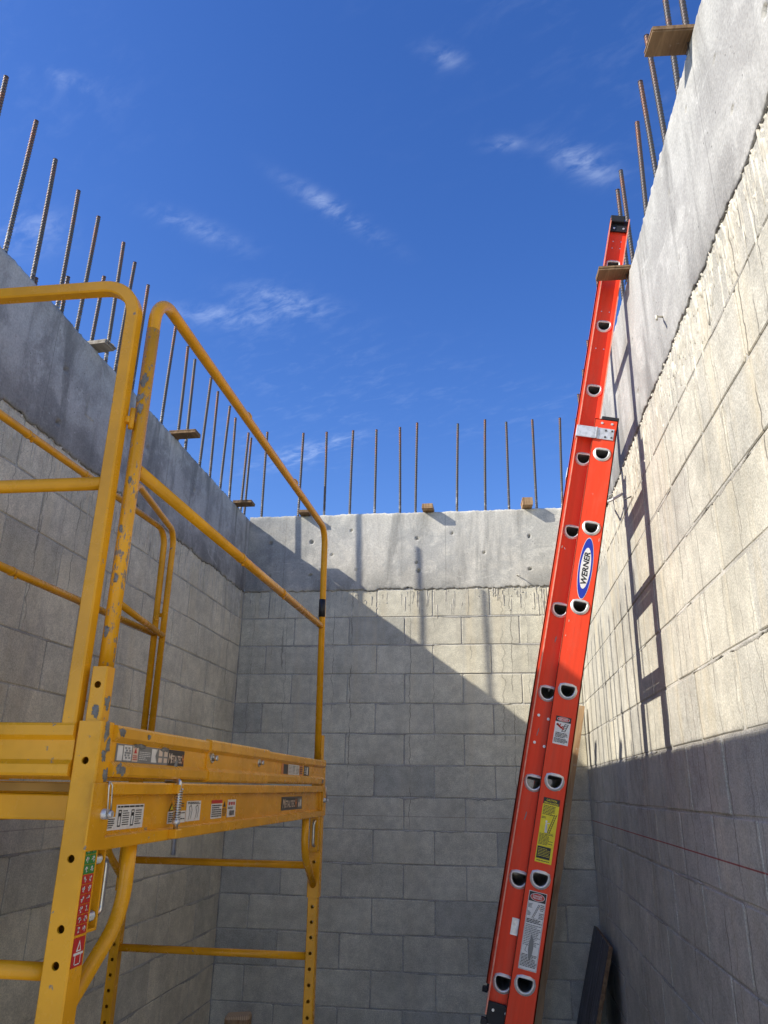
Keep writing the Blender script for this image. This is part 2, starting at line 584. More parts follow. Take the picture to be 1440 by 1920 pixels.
def fibre_fn(t):
    p = objc(t)
    x = t.sep(p)
    k = t.ramp(t.noise(t.comb(t.math('MULTIPLY', x[0], 60), t.math('MULTIPLY', x[1], 60), t.math('MULTIPLY', x[2], 2.0)), 1.0, 5, 0.6), 0.3, 0.7, 0.94, 1.06)
    c = t.mix(1.0, (0.78, 0.060, 0.020), t.comb(k, k, k), 'MULTIPLY')
    sc = t.math('MULTIPLY', t.ramp(t.noise(t.comb(t.math('MULTIPLY', x[0], 40), t.math('MULTIPLY', x[1], 40), t.math('MULTIPLY', x[2], 13)), 1.0, 4, 0.7), 0.69, 0.72), 0.7)
    c = t.mix(sc, c, (0.42, 0.36, 0.32))
    d = t.ramp(t.noise(t.comb(t.math('MULTIPLY', x[0], 22), t.math('MULTIPLY', x[1], 22), t.math('MULTIPLY', x[2], 6)), 1.0, 5, 0.7), 0.46, 0.72)
    c = t.mix(t.math('MULTIPLY', d, 0.16), c, (0.40, 0.20, 0.13))
    dk = t.ramp(t.noise(t.comb(t.math('MULTIPLY', x[0], 90), 2.0, t.math('MULTIPLY', x[2], 5)), 1.0, 3, 0.7), 0.60, 0.75)
    c = t.mix(t.math('MULTIPLY', dk, 0.28), c, (0.30, 0.02, 0.01))
    t.put(t.b.inputs['Base Color'], c)
    t.put(t.b.inputs['Normal'], t.bump(t.noise(t.comb(t.math('MULTIPLY', x[0], 300), t.math('MULTIPLY', x[1], 300), t.math('MULTIPLY', x[2], 60)), 1.0, 2, 0.6), 0.25, 0.001))


M['fibre'] = material('orange_fibreglass', fibre_fn, 0.5, 0.22)
M['fibre_edge'] = plain('cut_fibreglass', (0.72, 0.27, 0.18), 0.6, 0.3, 0, 0.15, 40)


def wood_fn(base, dark, scale, ax=2):
    def fn(t):
        p = t.sep(objc(t))
        q = [t.math('MULTIPLY', p[i], 3.0 if i == ax else 38.0) for i in range(3)]
        n = t.noise(t.comb(*q), scale, 5, 0.62, 0.7)
        c = t.mix(t.ramp(n, 0.32, 0.68), base, dark)
        sp = t.ramp(t.noise(objc(t), 24, 4, .7), 0.60, 0.72)
        c = t.mix(t.math('MULTIPLY', sp, 0.45), c, (0.42, 0.38, 0.31))
        t.put(t.b.inputs['Base Color'], c)
        t.put(t.b.inputs['Normal'], t.bump(n, 0.4, 0.002))
    return fn


M['wood'] = material('lumber', wood_fn((0.46, 0.30, 0.16), (0.27, 0.155, 0.075), 1.0), 0.8, 0.2)
M['ply'] = material('plywood', wood_fn((0.30, 0.195, 0.105), (0.15, 0.092, 0.05), 1.0, 1), 0.85, 0.2)
M['ply_grey'] = material('weathered_plywood', wood_fn((0.44, 0.40, 0.33), (0.24, 0.205, 0.16), 1.0, 1), 0.9, 0.2)


def black_fn(t):
    p = t.sep(objc(t))
    n = t.noise(t.comb(t.math('MULTIPLY', p[0], 30), t.math('MULTIPLY', p[1], 55), t.math('MULTIPLY', p[2], 2.2)), 1.0, 5, .65)
    c = t.mix(t.ramp(n, 0.35, 0.7), (0.012, 0.013, 0.017), (0.12, 0.125, 0.14))
    s = t.ramp(t.noise(t.comb(t.math('MULTIPLY', p[0], 40), t.math('MULTIPLY', p[1], 26), t.math('MULTIPLY', p[2], 16)), 1.0, 5, .7, .5), 0.62, 0.70)
    c = t.mix(t.math('MULTIPLY', s, 0.75), c, (0.34, 0.33, 0.32))
    t.put(t.b.inputs['Base Color'], c)
    t.put(t.b.inputs['Normal'], t.bump(n, 0.6, 0.003))


M['black_ply'] = material('black_faced_plywood', black_fn, 0.55, 0.35)


def ring_fn(t):
    p = t.sep(objc(t))
    a = t.math('SUBTRACT', p[0], 0.09)
    b = t.math('ADD', p[1], 0.03)
    d = t.math('SQRT', t.math('ADD', t.math('MULTIPLY', a, a), t.math('MULTIPLY', b, b)))
    d = t.math('ADD', d, t.math('MULTIPLY', t.noise(objc(t), 14, 3), 0.012))
    wv_ = t.math('SINE', t.math('MULTIPLY', d, 620.0))
    c = t.mix(t.ramp(wv_, -0.4, 0.9), (0.62, 0.45, 0.27), (0.45, 0.29, 0.16))
    t.put(t.b.inputs['Base Color'], c)


M['end_grain'] = material('end_grain', ring_fn, 0.85, 0.2)
for nm, col in (('s_white', (0.72, 0.70, 0.66)), ('s_black', (0.018, 0.018, 0.02)), ('s_red', (0.52, 0.03, 0.025)), ('s_blue', (0.012, 0.035, 0.36)),
                ('s_yellow', (0.74, 0.60, 0.02)), ('s_green', (0.04, 0.22, 0.045)), ('s_orange', (0.62, 0.22, 0.06)), ('s_grey', (0.20, 0.20, 0.19)),
                ('s_pale', (0.66, 0.52, 0.40)), ('s_dark', (0.045, 0.042, 0.04))):
    M[nm] = plain(nm, col, 0.45, 0.4, 0, 0.06, 40)
STK = [M[k] for k in ('s_white', 's_black', 's_red', 's_blue', 's_yellow', 's_green', 's_orange', 's_grey', 's_pale', 's_dark')]
WHITE, BLACK, RED, BLUE, YEL, GREEN, ORANGE, GREY, PALE, DARK = range(10)

# ------------------------------------------------------------------ the setting
mb = MB()
mb.add([(-60, -60, -0.03), (60, -60, -0.03), (60, 60, -0.03), (-60, 60, -0.03)], [(0, 1, 2, 3)])
tag(mb.build('ground', M['ground']), kind='structure')
mb = MB().box((-2.4, -9.5, -0.025), (5.5, 0.45, 0.0))
tag(mb.build('floor_slab', M['floor']), kind='structure')

rng = random.Random(7)


def block_mesh(name, wdt, hgt, seed, mat, dep=0.022):
    """one block: chipped, softly chamfered face; face towards -y, centred"""
    rg = random.Random(seed)
    hw, hh = wdt / 2, hgt / 2
    r = 0.004
    out = []
    for cx, cz, a, b in ((-hw, -hh, (0, r), (r, 0)), (hw, -hh, (-r, 0), (0, r)), (hw, hh, (0, -r), (-r, 0)), (-hw, hh, (r, 0), (0, -r))):
        k = rg.choice((1, 1, 1.4, 2.2))
        out.append((cx + a[0] * k, cz + a[1] * k))
        out.append((cx + b[0] * k, cz + b[1] * k))
    pts = []
    for i in range(8):
        a, b = out[i], out[(i + 1) % 8]
        pts.append(a)
        if i % 2 == 1:
            f = rg.uniform(.25, .75)
            dx, dz = rg.uniform(-.0018, .0018), rg.uniform(-.0018, .0018)
            pts.append((a[0] + (b[0] - a[0]) * f + dx, a[1] + (b[1] - a[1]) * f + dz))
    n = len(pts)
    sx_, sz_ = (hw - .0030) / hw, (hh - .0030) / hh
    vs = [(x * sx_, 0.0, z * sz_) for x, z in pts] + [(x, 0.0024, z) for x, z in pts] + [(x, dep, z) for x, z in pts]
    fs = [list(range(n))]
    for L in (0, 1):
        fs += [(L * n + i, (L + 1) * n + i, (L + 1) * n + (i + 1) % n, L * n + (i + 1) % n) for i in range(n)]
    m = MB().add(vs, fs)
    return m.mesh(name, mat)


def fbm(x, y, z, o=3):
    v, a, f = 0, 1, 1
    for _ in range(o):
        v += a * noise.noise((x * f, y * f, z * f))
        a *= .5
        f *= 2.1
    return v


def beam_mesh(name, mats, u0, u1, z0, z1, thick, holes, seed, cell, proud=0.006, back=True):
    """cast concrete bond beam; face towards -y, ragged top and bottom, tie holes pushed in"""
    nu = max(2, int((u1 - u0) / cell))
    nz = max(2, int((z1 - z0) / cell))
    vs, fs = [], []
    for j in range(nz + 1):
        z = z0 + (z1 - z0) * j / nz
        for i in range(nu + 1):
            u = u0 + (u1 - u0) * i / nu
            d = -proud - 0.0022 * fbm(u * 2.2, z * 2.5, seed) - 0.0009 * fbm(u * 13, z * 13, seed + 5, 2)
            zz_ = z
            eb = z - z0
            if eb < 0.035:
                k = 1 - eb / 0.035
                zz_ += k * (0.017 * fbm(u * 6, seed, 2.2) + 0.014 * noise.noise((u * 37, seed, 7.7)) + .008 * noise.noise((u * 90, seed, 1.7)))
                d += k * k * 0.004 - k * 0.003 * abs(noise.noise((u * 25, z * 25, seed)))
            et = z1 - z
            if et < 0.02:
                k = 1 - et / 0.02
                zz_ += k * (0.005 * noise.noise((u * 60, seed, 1.1)) + 0.004 * noise.noise((u * 17, seed, 3.3)) + 0.004 * noise.noise((u * 3, seed, 3.3)))
                d += k * k * 0.006 * (0.6 + noise.noise((u * 40, seed, 9)))
            for hu, hz, hr in holes:
                rr = math.hypot(u - hu, z - hz)
                if rr < hr:
                    d += 0.035 * min(1, (1 - rr / hr) * 3)
                elif rr < hr * 2.6:
                    d -= 0.0015 * (1 - (rr - hr) / (1.6 * hr))
            vs.append((u, d, zz_))
    for j in range(nz):
        for i in range(nu):
            a = j * (nu + 1) + i
            fs.append((a, a + 1, a + nu + 2, a + nu + 1))
    m = MB().add(vs, fs, 0, True)
    # top strip and body behind
    k = nz * (nu + 1)
    tv = [vs[k + i] for i in range(nu + 1)]
    n0 = len(m.v)
    m.v += [(x, thick * .5, z1 + .004 * noise.noise((x * 20, 3, seed))) for x, _, _ in tv] + [(x, thick, z1) for x, _, _ in tv]
    for i in range(nu):
        m.f.append([k + i, k + i + 1, n0 + i + 1, n0 + i]); m.m.append(0); m.sm.append(True)
        m.f.append([n0 + i, n0 + i + 1, n0 + nu + 1 + i + 1, n0 + nu + 1 + i]); m.m.append(0); m.sm.append(True)
    # underside lip
    n1 = len(m.v)
    m.v += [(vs[i][0], 0.010, vs[i][2] + .006) for i in range(nu + 1)]
    for i in range(nu):
        m.f.append([i + 1, i, n1 + i, n1 + i + 1]); m.m.append(0); m.sm.append(True)
    m.add([(u0, .045, z0 - .01), (u1, .045, z0 - .01), (u1, thick, z0 - .01), (u0, thick, z0 - .01), (u0, .045, z1 - .012), (u1, .045, z1 - .012), (u1, thick, z1 - .012), (u0, thick, z1 - .012)],
          [(0, 3, 2, 1), (3, 7, 6, 2), (0, 1, 5, 4), (1, 2, 6, 5), (0, 4, 7, 3)])
    return m.mesh(name, mats)


def drips_mesh(name, u0, u1, zt, n, seed, mat, lmax=0.22):
    """hardened runs and blobs of grout hanging below the beam"""
    rg = random.Random(seed)
    m = MB()
    for i in range(n):
        u = rg.uniform(u0, u1)
        dens = 0.5 + 0.5 * noise.noise((u * 2.0, seed, 0))
        if rg.random() > 0.35 + dens * .8:
            continue
        L = rg.uniform(0.02, lmax) * (0.35 + rg.random() ** 2)
        wd = rg.uniform(0.0012, 0.0042)
        hh = rg.uniform(0.001, 0.0032)
        ztop = zt - rg.uniform(-0.008, 0.15) * rg.random() ** .7
        vs, fs = [], []
        seg = 5
        for k in range(seg + 1):
            f = k / seg
            ww = wd * (1.5 - 0.9 * f if k < seg else 0.15) * rg.uniform(.7, 1.3)
            x = u + 0.004 * noise.noise((u * 30, f * 3, seed))
            z = ztop - L * f
            vs += [(x - ww, 0.002, z), (x - ww * .4, -hh * (1.2 - .5 * f), z), (x + ww * .5, -hh * (1.1 - .5 * f), z), (x + ww, 0.002, z)]
        for k in range(seg):
            for j in range(3):
                a = k * 4 + j
                fs.append((a, a + 1, a + 5, a + 4))
        fs.append((seg * 4, seg * 4 + 1, seg * 4 + 2, seg * 4 + 3))
        m.add(vs, [f[::-1] for f in fs], 0, True)
    for i in range(n):
        u = rg.uniform(u0, u1)
        z = zt - rg.random() ** 2 * 0.19
        r = rg.uniform(0.002, 0.009)
        ring = 7
        vs = [(u, -r * .55, z)]
        for k in range(ring):
            a = 2 * math.pi * k / ring
            q = r * rg.uniform(.6, 1.3)
            vs.append((u + q * math.cos(a), 0.002, z + q * 1.15 * math.sin(a)))
        m.add(vs, [(0, 1 + (k + 1) % ring, 1 + k) for k in range(ring)], 0, True)
    return m.mesh(name, mat)


def smear_mesh(name, u0, u1, seed, mat, n):
    """thin ragged smears of mortar wiped over the bed joints"""
    rg_ = random.Random(seed * 11 + 1)
    m_ = MB()
    for i in range(n):
        j = rg_.choice(range(0, 14))
        zj = Z0 - j * S
        L = rg_.uniform(.05, .42)
        a = rg_.uniform(u0, u1 - L)
        k = max(5, int(L / .018))
        hi, lo = rg_.uniform(.003, .006), rg_.uniform(.005, .014)
        vs, fs = [], []
        for q in range(k + 1):
            f = q / k
            u = a + L * f
            e = min(1, 4 * f, 4 * (1 - f)) ** .6
            nz_ = noise.noise((u * 45, j * 3.1, seed))
            up = hi * e * (1 + .5 * noise.noise((u * 60, j, seed + 2)))
            dn = lo * e * (1 + .9 * nz_)
            vs += [(u, .0012, zj + up), (u, -.0012 - .0006 * nz_, zj + up * .2), (u, -.0010, zj - dn * .6), (u, .0012, zj - dn)]
        for q in range(k):
            for w_ in range(3):
                b = q * 4 + w_
                fs.append((b, b + 1, b + 5, b + 4))
        m_.add(vs, fs, 0, True)
    return m_.mesh(name, mat)


# shared rebar meshes (deformed bar, axis +z from 0)
def rebar_mesh(name, length, seed, r=0.0090):
    rg = random.Random(seed)
    n = 8
    pitch = 0.0155
    rings = []
    z = 0.0
    while z < length - 0.004:
        rings += [(z, r), (z + pitch * .50, r), (z + pitch * .60, r * 1.24), (z + pitch * .88, r * 1.24)]
        z += pitch
    rings += [(length - .002, r * .98), (length, r * .8)]
    bx, by = rg.uniform(-.010, .010), rg.uniform(-.010, .010)
    vs, fs = [], []
    for z, q in rings:
        f = z / length
        cx, cy = bx * f * f, by * f * f
        for k in range(n):
            a = 2 * math.pi * k / n
            # ribs run a little aslant
            zz_ = z + 0.0022 * math.sin(a + 1)
            vs.append((cx + q * math.cos(a), cy + q * math.sin(a), min(zz_, length + .001)))
    for i in range(len(rings) - 1):
        for k in range(n):
            fs.append((i * n + k, i * n + (k + 1) % n, (i + 1) * n + (k + 1) % n, (i + 1) * n + k))
    fs.append([(len(rings) - 1) * n + k for k in range(n)])
    m = MB().add(vs, fs, 0, True)
    return m.mesh(name, M['rebar'])


REBAR = [rebar_mesh('rebar_%d' % i, 0.86, 40 + i) for i in range(5)]


def build_wall(label, loc, rz, u_range, phase, parity, ztop, thick, mats, seed, holes, bars, cell, beam_u, core_u, drip_n):
    """a block wall with its cast bond beam; local x along the wall, face at y=0 towards -y"""
    wall = thing('block_wall', label, 'wall', loc, (0, 0, rz))
    bm_, bl_ = mats
    # mortar body, set back behind the faces
    m = MB().box((core_u[0], 0.0034, 0), (core_u[1], thick, Z0 + S + .01))
    link_mesh('mortar', m.mesh('mortar', M['mortar']), wall)
    full = [block_mesh('concrete_block', 2 * S - .0078, S - .0078, seed * 50 + i, bl_) for i in range(7)]
    cuts = {}
    rg = random.Random(seed)
    u0, u1 = u_range
    for j in range(-1, 14):
        zc = Z0 - (j + .5) * S
        off = phase + (S if (j + parity) % 2 else 0.0)
        k0 = math.floor((u0 - off) / (2 * S)) - 1
        k = k0
        while True:
            a, b = off + k * 2 * S, off + (k + 1) * 2 * S
            k += 1
            if a >= u1 - .02:
                break
            a, b = max(a, u0), min(b, u1)
            if b - a < .03:
                continue
            if abs((b - a) - 2 * S) < .002:
                me = rg.choice(full)
            else:
                key = round(b - a, 3)
                if key not in cuts:
                    cuts[key] = block_mesh('cut_block', key - .0078, S - .0078, seed * 70 + len(cuts), bl_)
                me = cuts[key]
            o = link_mesh('concrete_block', me, wall)
            o.location = ((a + b) / 2 + rg.uniform(-.001, .001), rg.uniform(-.0012, .0012), zc + rg.uniform(-.001, .001))
            o.rotation_euler = (rg.uniform(-.003, .003), rg.uniform(-.002, .002), rg.uniform(-.002, .002))
    beam = link_mesh('bond_beam', beam_mesh('bond_beam', bm_, beam_u[0], beam_u[1], Z0 + S, Z0 + ztop, thick, [(u, z + Z0, r) for u, z, r in holes], seed * 3.7, cell), wall)
    d = link_mesh('grout_run', drips_mesh('grout_run', u_range[0] + .01, u_range[1] - .01, Z0 + S + .004, drip_n, seed, M['grout']), wall)
    d['kind'] = 'stuff'
    d = link_mesh('mortar_smear', smear_mesh('mortar_smear', u_range[0] + .01, u_range[1] - .01, seed, M['mortar'], int((26 if seed == 3 else 46) * (u_range[1] - u_range[0]) / 2.4)), wall)
    d['kind'] = 'stuff'
    for i, (u, zt, lean) in enumerate(bars):
        o = link_mesh('rebar', REBAR[i % 5], wall)
        L = 0.86
        o.location = (u, thick * .5, Z0 + zt - L)
        o.rotation_euler = (rg.uniform(-.018, .018), lean + rg.uniform(-.012, .012), rg.uniform(0, 6.28))
        o.rotation_mode = 'ZYX'
    return wall, beam


# back wall
BACK_BARS = [(-1.156, 1.577), (-.862, 1.567), (-.652, 1.556), (-.448, 1.556), (-.252, 1.56), (-.052, 1.569), (.066, 1.596), (.383, 1.584), (.60, 1.60), (.778, 1.577), (.984, 1.585), (1.172, 1.579)]
bh = [(.088, .591, .011), (.10, .339, .012), (-.714, .584, .010), (-.714, .324, .011), (.912, .584, .010), (-1.036, .584, .011), (-1.03, .322, .010), (.907, .337, .011), (-.408, .669, .006), (.583, .466, .006), (.088, .40, .006), (-.55, .48, .005), (.35, .62, .005), (-.37, .36, .005)]
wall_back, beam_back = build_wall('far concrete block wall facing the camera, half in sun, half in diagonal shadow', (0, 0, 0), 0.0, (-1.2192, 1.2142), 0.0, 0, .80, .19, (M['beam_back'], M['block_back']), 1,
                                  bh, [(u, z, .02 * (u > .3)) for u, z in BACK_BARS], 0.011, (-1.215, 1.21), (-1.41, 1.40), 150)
# left wall (local x = world y)
LEFT_BARS = [(-3.25, 1.58),
             (-3.05, 1.574), (-2.856, 1.534), (-2.655, 1.551), (-2.485, 1.545), (-2.19, 1.618), (-2.092, 1.571), (-1.892, 1.564), (-1.715, 1.545), (-2.815, .917), (-2.625, 1.066), (-2.353, 1.277),
             (-1.497, 1.548), (-1.247, 1.561), (-1.108, 1.556), (-.86, 1.558), (-.65, 1.558), (-.444, 1.551), (-.232, 1.562), (.028, 1.553), (.13, 1.545)]
lh = [(-2.653, .548, .011), (-2.642, .299, .011), (-1.813, .557, .010), (-1.134, .569, .010), (-.50, .56, .010), (-1.82, .31, .010), (-1.14, .32, .010), (-3.3, .55, .011), (-3.3, .31, .011), (-3.95, .55, .011), (-2.2, .40, .006), (-1.5, .44, .006)]
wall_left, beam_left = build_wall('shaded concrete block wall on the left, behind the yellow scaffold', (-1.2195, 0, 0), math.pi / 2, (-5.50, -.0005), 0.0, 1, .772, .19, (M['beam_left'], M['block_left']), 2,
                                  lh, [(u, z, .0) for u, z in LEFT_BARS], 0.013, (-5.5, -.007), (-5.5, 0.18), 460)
# right wall (local x = -world y)
RIGHT_BARS = [(3.427, 1.66), (3.25, 1.66), (3.06, 1.66), (2.895, 1.60), (2.645, 1.65), (2.37, 1.66), (2.24, 1.645), (2.08, 1.62), (1.51, 1.67), (1.32, 1.65), (1.148, 1.67), (.918, 1.63), (.653, 1.56), (.387, 1.53), (.09, 1.48),
              (3.63, 1.65), (3.85, 1.66), (4.05, 1.65), (4.26, 1.64)]
rh = [(3.338, .368, .009), (4.121, .379, .012), (3.841, .587, .008), (3.588, .698, .006), (3.341, .626, .007), (3.884, .369, .007), (2.6, .55, .010), (1.9, .55, .010), (1.2, .56, .010), (2.6, .32, .010), (1.9, .31, .010), (4.6, .55, .011), (3.0, .47, .005), (2.9, .66, .006)]
wall_right, beam_right = build_wall('sunlit concrete block wall on the right, streaked, with the ladder shadow', (1.2142, 0, 0), -math.pi / 2, (.0005, 4.95), .037, 0, .832, .19, (M['beam_right'], M['block_right']), 3,
                                    rh, [(u, z, .0) for u, z in RIGHT_BARS], 0.009, (.007, 4.95), (-.18, 4.95), 520)

# tie wires and a plastic strap left in the right beam, a rough patch on the left one
def wall_local(o, p):
    """world point to wall-local"""
    return Matrix.Rotation(-o.rotation_euler[2], 3, 'Z') @ (Vector(p) - Vector(o.location))


def tie(parent, pts, r, mat, name='tie_wire'):
    m = MB().tube([wall_local(parent, P(*p)) for p in pts], r, 6)
    return link_mesh(name, m.mesh(name, mat), parent)


tie(wall_right, [(1.22, -3.07, .345), (1.19, -3.09, .335), (1.178, -3.11, .325), (1.176, -3.125, .300)], .004, M['grout'])
tie(wall_right, fillet([(1.215, -1.80, .20), (1.15, -1.86, .15), (1.12, -1.98, .085), (1.16, -2.06, .07), (1.205, -2.10, .085)], .05, 5), .006, M['s_white'], 'plastic_strap')
tie(wall_right, [(1.22, -2.24, .02), (1.185, -2.24, .005)], .003, M['steel_dark'])
tie(wall_right, [(1.215, -1.70, .30), (1.16, -1.70, .285)], .0035, M['rebar'])
tie(wall_back, [(.80, .01, .292), (.82, -.03, .29), (.83, -.045, .278)], .004, M['grout'])
m = MB()
rg = random.Random(3)
ring = []
for (ua, za), (ub, zb) in (((-2.455, .425), (-2.375, .43)), ((-2.375, .43), (-2.38, .525)), ((-2.38, .525), (-2.46, .535)), ((-2.46, .535), (-2.455, .425))):
    for k in range(5):
        ring.append((ua + (ub - ua) * k / 5 + rg.uniform(-.005, .005), za + (zb - za) * k / 5 + rg.uniform(-.006, .006)))
nr = len(ring)
vs = [(u, -.004, z + Z0) for u, z in ring] + [(-2.417 + (u + 2.417) * .86, -.0095 + rg.uniform(-.001, .001), .478 + (z - .478) * .88 + Z0) for u, z in ring] + [(-2.417, -.0085, .478 + Z0)]
m.add(vs, [(k, (k + 1) % nr, nr + (k + 1) % nr, nr + k) for k in range(nr)] + [(nr + k, nr + (k + 1) % nr, 2 * nr) for k in range(nr)], 0, False)
link_mesh('mortar_patch', m.mesh('mortar_patch', M['beam_right']), wall_left)


# ------------------------------------------------------------------ wood cleats nailed on the wall tops
def cleat(label, centre, size, rz, mat, nail=True, tilt=0.0, splint=False):
    """offcut of plywood: laminated edges, a bent nail through it"""
    o = thing('wood_cleat', label, 'wood block', (centre[0], centre[1], centre[2] + Z0), (tilt, 0, rz), 'wood cleats nailed to the wall tops')
    lx, ly, lz = size
    m = MB()
    n = 4
    rg_ = random.Random(int(abs(centre[0] * 1000) + abs(centre[1] * 100)))
    for k in range(n):
        e = [rg_.uniform(-.0022, .0022) for _ in range(4)]
        z0, z1 = -lz / 2 + lz * k / n, -lz / 2 + lz * (k + 1) / n - .0004
        m.box((-lx / 2 + e[0], -ly / 2 + e[1], z0), (lx / 2 + e[2], ly / 2 + e[3], z1))
    if splint:
        for k in range(7):
            y = -ly / 2 + ly * (k + .5) / 7
            L = rg_.uniform(.006, .024)
            m.add([(lx / 2 - .002, y - .005, -lz * .4), (lx / 2 - .002, y + .005, -lz * .3), (lx / 2 - .002, y, lz * .4), (lx / 2 + L, y + rg_.uniform(-.004, .004), rg_.uniform(-.006, .006))],
                  [(0, 1, 3), (1, 2, 3), (2, 0, 3)])
    link_mesh('board', m.mesh('board', mat), o)
    if nail:
        m = MB().tube(fillet([(lx * .12, 0, lz / 2 + .003), (lx * .12, 0, -lz / 2 - .02), (lx * .12 - .012, -.012, -lz / 2 - .055)], .02, 4), .0023, 6)
        m.disc((lx * .12, 0, lz / 2), (0, 0, 1), .004, .002, 8)
        link_mesh('nail', m.mesh('nail', M['rebar']), o)
    return o


cleat('large weathered plywood cleat at the top right corner with a bent nail under it', (1.185, -3.694, .846), (.175, .085, .020), .06, M['ply'], True, .10)
cleat('brown plywood cleat on the right wall top, beside the upper end of the ladder', (1.180, -2.656, .848), (.185, .078, .020), .03, M['ply'], True, .06)
cleat('splintered pale cleat on the left wall top, nearest the scaffold guardrail', (-1.225, -2.44, .800), (.150, .080, .022), -.10, M['ply_grey'], False, .03, True)
cleat('brown cleat with a nail, middle one of three on the left wall top', (-1.160, -1.482, .798), (.165, .080, .022), -.03, M['ply'], True)
cleat('smaller brown cleat at the far end of the left wall top, near the corner', (-1.165, -.32, .796), (.140, .095, .020), .0, M['ply'], False)
cleat('cleat on the far wall top behind the scaffold rail, leftmost of the three there', (-.775, -.005, .812), (.080, .150, .022), .04, M['ply'], False)
cleat('pale cleat on the far wall top, middle one of the three there', (.173, -.005, .822), (.080, .150, .036), -.03, M['wood'], False)
cleat('thick pale cleat on the far wall top, the one closest to the ladder', (.908, -.005, .834), (.075, .150, .058), .05, M['wood'], False)


# ------------------------------------------------------------------ flat print helper
def text_polys(txt, size, shear=0.0, bold=0.0, sx=1.0):
    """outline of a text as triangles in 2D, centred"""
    cu = bpy.data.curves.new('txt', 'FONT')
    cu.body = txt
    cu.size = size
    cu.shear = shear
    cu.offset = bold
    cu.align_x, cu.align_y = 'CENTER', 'CENTER'
    cu.resolution_u = 2
    ob = bpy.data.objects.new('txt', cu)
    COL.objects.link(ob)
    dg = bpy.context.evaluated_depsgraph_get()
    dg.update()
    me = bpy.data.meshes.new_from_object(ob.evaluated_get(dg))
    xs = [v.co.x for v in me.vertices]
    ys = [v.co.y for v in me.vertices]
    cx, cy = (min(xs) + max(xs)) / 2, (min(ys) + max(ys)) / 2
    out = [[((me.vertices[i].co.x - cx) * sx, me.vertices[i].co.y - cy) for i in p.vertices] for p in me.polygons]
    wdt = (max(xs) - min(xs)) * sx
    bpy.data.objects.remove(ob)
    bpy.data.curves.remove(cu)
    bpy.data.meshes.remove(me)
    return out, wdt


class Sticker:
    """flat print: polygons in (u, v) stacked in hair-thin layers over a surface"""
    def __init__(self, o, u, v):
        self.o, self.u, self.v = Vector(o), Vector(u).normalized(), Vector(v).normalized()
        self.n = self.u.cross(self.v).normalized()
        self.mb = MB()

    def poly(self, pts, mi, layer):
        k = self.o + self.n * (0.0005 + 0.00035 * layer)
        self.mb.add([k + self.u * a + self.v * b for a, b in pts], [list(range(len(pts)))], mi)

    def rect(self, u0, v0, u1, v1, mi, layer):
        self.poly([(u0, v0), (u1, v0), (u1, v1), (u0, v1)], mi, layer)

    def ell(self, cu, cv, a, b, mi, layer, n=28):
        self.poly([(cu + a * math.cos(2 * math.pi * k / n), cv + b * math.sin(2 * math.pi * k / n)) for k in range(n)], mi, layer)

    def text(self, txt, cu, cv, width, mi, layer, height=None, shear=0.0, bold=0.0, rot=False):
        ps, wd = text_polys(txt, 1.0, shear, bold)
        s = width / wd
        sy_ = s if height is None else height / 0.70
        for p in ps:
            q = [(a * s, b * sy_) for a, b in p]
            if rot:
                q = [(-b, a) for a, b in q]
            self.poly([(cu + a, cv + b) for a, b in q], mi, layer)

    def lines(self, u0, v0, u1, v1, n, mi, layer, seed, fill=.55, ragged=.5):
        """lines of small print"""
        rg_ = random.Random(seed)
        st = (v1 - v0) / n
        for k in range(n):
            v = v1 - st * (k + 1)
            a = u0
            end = u1 - (u1 - u0) * ragged * rg_.random() * (rg_.random() < .5)
            while a < end:
                L = (u1 - u0) * rg_.uniform(.08, .22)
                b = min(a + L, end)
                self.rect(a, v + st * (1 - fill) / 2, b, v + st * (1 + fill) / 2, mi, layer)
                a = b + (u1 - u0) * .025

    def line(self, a, b, wd, mi, layer):
        a, b = Vector(a), Vector(b)
        d = (b - a).normalized()
        n = Vector((-d.y, d.x)) * wd / 2
        self.poly([tuple(a - n), tuple(b - n), tuple(b + n), tuple(a + n)], mi, layer)


# ------------------------------------------------------------------ scaffold
XR, XL, YN, YF = -.093, -.855, -4.05, -2.23
scaf = wthing('rolling_scaffold', 'yellow steel rolling scaffold with guardrails and a platform at eye level', 'scaffold', (-.474, -3.14, 0))
YEL_M = M['yellow']


